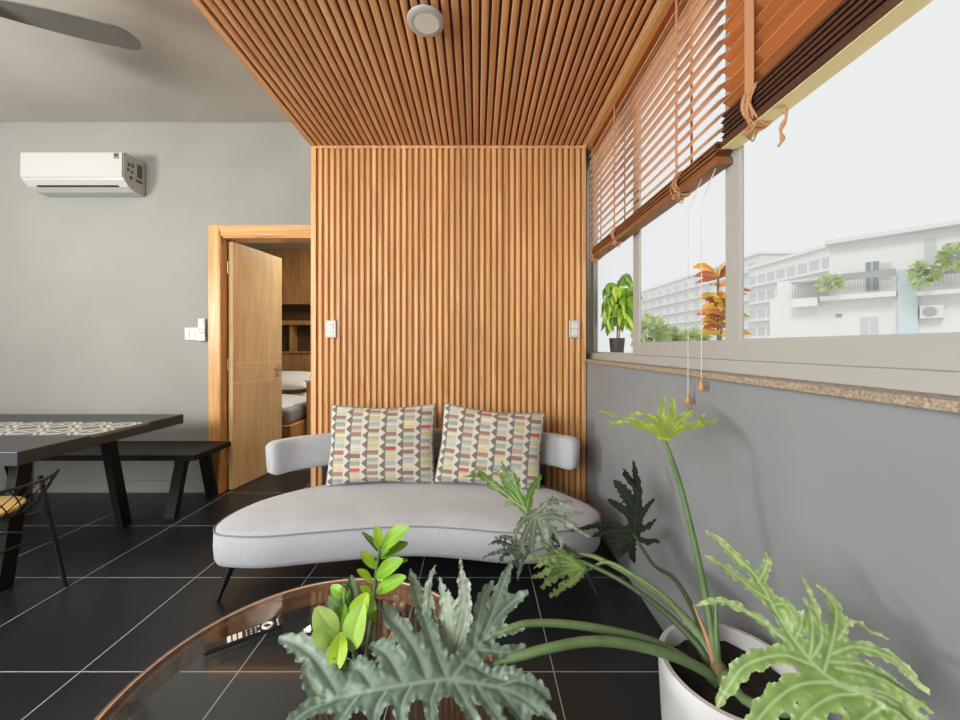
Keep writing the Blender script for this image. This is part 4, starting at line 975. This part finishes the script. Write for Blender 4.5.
# near house: facade line from FA to FB
FA, FB = Vector((32, 35, 0)), Vector((36.7, 29.3, 0)); fd = (FB-FA).normalized(); fnn = Vector((fd.y, -fd.x, 0))
if fnn.dot(-FA) < 0: fnn = -fnn
def fac(u, v, out=0.0):
    r = Vector(((u-U0)/F, 1, -(v-V0)/F)); k = FA.dot(fnn)/Vector((r.x, r.y, 0)).dot(fnn)
    return Vector((0, 0, CAMZ))+r*k+fnn*out
def fbox(b, u0, v0, u1, v1, d0, d1):
    """box on the facade between two image corners, from d0 to d1 out of the wall"""
    a, c = fac(u0, v1), fac(u1, v0); z0, z1 = min(a.z, c.z), max(a.z, c.z)
    p, q = Vector((a.x, a.y, 0)), Vector((c.x, c.y, 0))
    g = lambda z: [Vector((w.x, w.y, z)) for w in (p+fnn*d0, q+fnn*d0, q+fnn*d1, p+fnn*d1)]
    b.hexa(g(z0), g(z1)); return b
hs = thing('house', 'white house with railed balconies across the street', 'building', (36, 34, -9))
def fvol(b, u0, u1, z0, z1, d0, d1):
    a, c = fac(u0, V0), fac(u1, V0)
    g = lambda z: [Vector((w.x, w.y, z)) for w in (a+fnn*d0, c+fnn*d0, c+fnn*d1, a+fnn*d1)]
    b.hexa(g(z0), g(z1))
zt = fac(829, 246).z
b = MB(); fvol(b, 829, 1060, -9, zt, -9, 0); fvol(b, 770, 829, -9, fac(800, 299).z, -9, 0); fvol(b, 770, 829, fac(800, 299).z, fac(800, 276).z, -9, -2.5); b.build('wall', M['facade'], hs)
b = MB(); fvol(b, 826, 1062, zt, zt+.35, -9.3, .9); fvol(b, 790, 829, fac(800, 282).z, fac(800, 280).z, -4, .3); b.build('roof', M['facade2'], hs)
b = MB(); fbox(b, 898, 268, 918, 334, .02, .35); b.build('corner_column', M['bluerender'], hs)
for (u0, v0, u1, v1, m) in ((866, 262, 871, 291, 'darkwin'), (873, 261, 879, 291, 'darkwin'), (881, 262, 891, 279, 'farwin'), (861, 317, 868, 334, 'farwin'), (871, 317, 878, 334, 'farwin'), (946, 240, 975, 268, 'darkwin'), (836, 314, 842, 317, 'darkwin'), (925, 238, 936, 265, 'farwin')):
    f = fbox(MB(), u0-.8, v0-.8, u1+.8, v1+.8, .0, .06).build('window', M['facade2'], hs)
    fbox(MB(), u0, v0, u1, v1, .06, .09).build('pane', M[m], f)
for (u0, v0, u1, v1, nb) in ((822, 277, 897, 292, 26), (795, 283, 820, 298, 9), (917, 271, 1000, 287, 22)):
    b = MB(); fbox(b, u0, v1, u1, v1+10, 0.0, 1.1); b.build('balcony', M['facade'], hs)
    b = MB(); fbox(b, u0, v0, u1, v0+.8, 1.0, 1.06)
    for k in range(nb+1):
        u = u0+(u1-u0)*k/nb; fbox(b, u-.22, v0, u+.22, v1, 1.0, 1.05)
    b.build('railing', M['railing'], hs)
au = thing('outdoor_unit', 'white outdoor air conditioner unit on the house wall under the balcony', 'air conditioner', fac(932, 320, .3))
fbox(MB(), 920, 305, 944, 319, .02, .7).build('case', M['facade2'], au)
a_ = fac(930, 312, .72); b = MB(); b.tube([a_, a_+fnn*.05], .36, 20); b.build('fan_grille', M['railing'], au)
def blob(name, label, cat, c, rx, rz, n, cols, seed, L0, trunk=None):
    r_ = random.Random(seed); t = thing(name, label, cat, c-Vector((0, 0, rz))); f = MB()
    for k in range(n):
        a, e = r_.uniform(0, 6.28), math.asin(r_.uniform(-.8, 1)); rr = r_.uniform(.6, 1)
        q = Vector((math.cos(a)*math.cos(e), math.sin(a)*math.cos(e), math.sin(e)))
        p = c+Vector((q.x*rx, q.y*rx, q.z*rz))*rr; tip = p+(q+Vector((r_.uniform(-.5, .5), r_.uniform(-.5, .5), -.2))).normalized()*L0
        cc_ = r_.choice(cols); ribbon(f, [p, (p+tip)/2+Vector((0, 0, L0*.1)), tip], q.orthogonal().normalized(), L0*.5, 'oval', cc_, cc_, .0, .0, .2, N=5, seed=k)
    f.build('foliage', M['leaf'], t, smooth=80, recalc=False)
    if trunk is not None: MB().tube([(c.x, c.y, trunk), (c.x, c.y, c.z)], .25, 8).build('trunk', M['bark'], t)
PG = [(200, 216, 160), (208, 224, 172), (184, 206, 150), (220, 230, 190)]  # greens mixed towards white, distance haze put into the foliage
blob('tree', 'pale green tree low behind the middle window, tallest of its group', 'tree', P(650, 337, 46), 1.5, 2.0, 260, PG, 21, 1.1, -9)
blob('tree', 'rounded pale tree low behind the middle window, beside the pull cord', 'tree', P(672, 342, 50), 1.4, 1.2, 260, PG, 22, 1.1, -9)
blob('tree', 'low pale tree behind the middle window beside the orange plant', 'tree', P(693, 342, 54), 1.5, 1.2, 200, PG, 23, 1.1, -9)
blob('balcony_shrub', 'pale green shrub on the middle balcony of the white house', 'shrub', fac(834, 286, 1.9), .7, .45, 90, PG, 24, .5)
blob('balcony_shrub', 'leafy shrub spilling over the right balcony railing of the house', 'shrub', fac(925, 277, 1.9), .6, .8, 110, PG, 25, .5)
blob('balcony_shrub', 'tall leafy shrub at the far right of the house balcony', 'shrub', fac(954, 262, 1.9), .6, .8, 120, PG, 26, .5)

# ------------------------------------------------------------------ light, camera
w = bpy.data.worlds.new('sky'); bpy.context.scene.world = w; w.use_nodes = True
bg = w.node_tree.nodes['Background']; bg.inputs['Color'].default_value = (.985, 1.0, 1.0, 1); bg.inputs['Strength'].default_value = .86
def area(name, loc, tgt, sx_, sy_, e, col=(1, 1, 1)):
    l = bpy.data.lights.new(name, 'AREA'); l.shape = 'RECTANGLE'; l.size = sx_; l.size_y = sy_; l.energy = e; l.color = col
    o = bpy.data.objects.new(name, l); C.objects.link(o); o.location = loc
    o.rotation_euler = (Vector(tgt)-Vector(loc)).to_track_quat('-Z', 'Y').to_euler(); return o
area('balcony_daylight', (-2.2, -2.3, 1.9), (-.6, 2.6, 1.0), 3.6, 2.0, 300, (1, .99, .96))
area('room_fill', (-3.0, .3, 3.08), (-3.0, .35, 0), 1.6, 1.6, 26, (1, .98, .95))  # unseen fill light added under the living room ceiling
area('bedroom_fill', (-1.6, 4.6, 2.6), (-2.2, 4.9, .4), .8, .8, 42, (1, .93, .82))  # unseen light added to brighten the bedroom
area('ceiling_fill', (-4.3, .1, 1.65), (-2.6, 1.0, 3.15), .8, .8, 150, (1, .97, .93))  # unseen light added to brighten the grey ceiling
area('street_bounce', (2.2, .9, .2), (.9, 1.4, 2.3), 1.2, 4.0, 70, (1, .95, .82))
sun = bpy.data.lights.new('hazy_sun', 'SUN'); sun.energy = .9; sun.angle = R(20); sun.color = (1, .97, .92)
so = bpy.data.objects.new('hazy_sun', sun); C.objects.link(so); so.rotation_euler = (R(48), 0, R(-35))

cam = bpy.data.cameras.new('camera'); cam.sensor_width = 36; cam.lens = F/960*36; cam.clip_start = .02; cam.clip_end = 500
cam.shift_x = (480-U0)/960; cam.shift_y = (V0-360)/960
co = bpy.data.objects.new('camera', cam); C.objects.link(co); co.location = (0, 0, CAMZ); co.rotation_euler = (R(90), 0, 0)
sc = bpy.context.scene; sc.camera = co
sc.view_settings.view_transform = 'Standard'; sc.view_settings.look = 'None'; sc.view_settings.exposure = 0
sc.cycles.transparent_max_bounces = 16
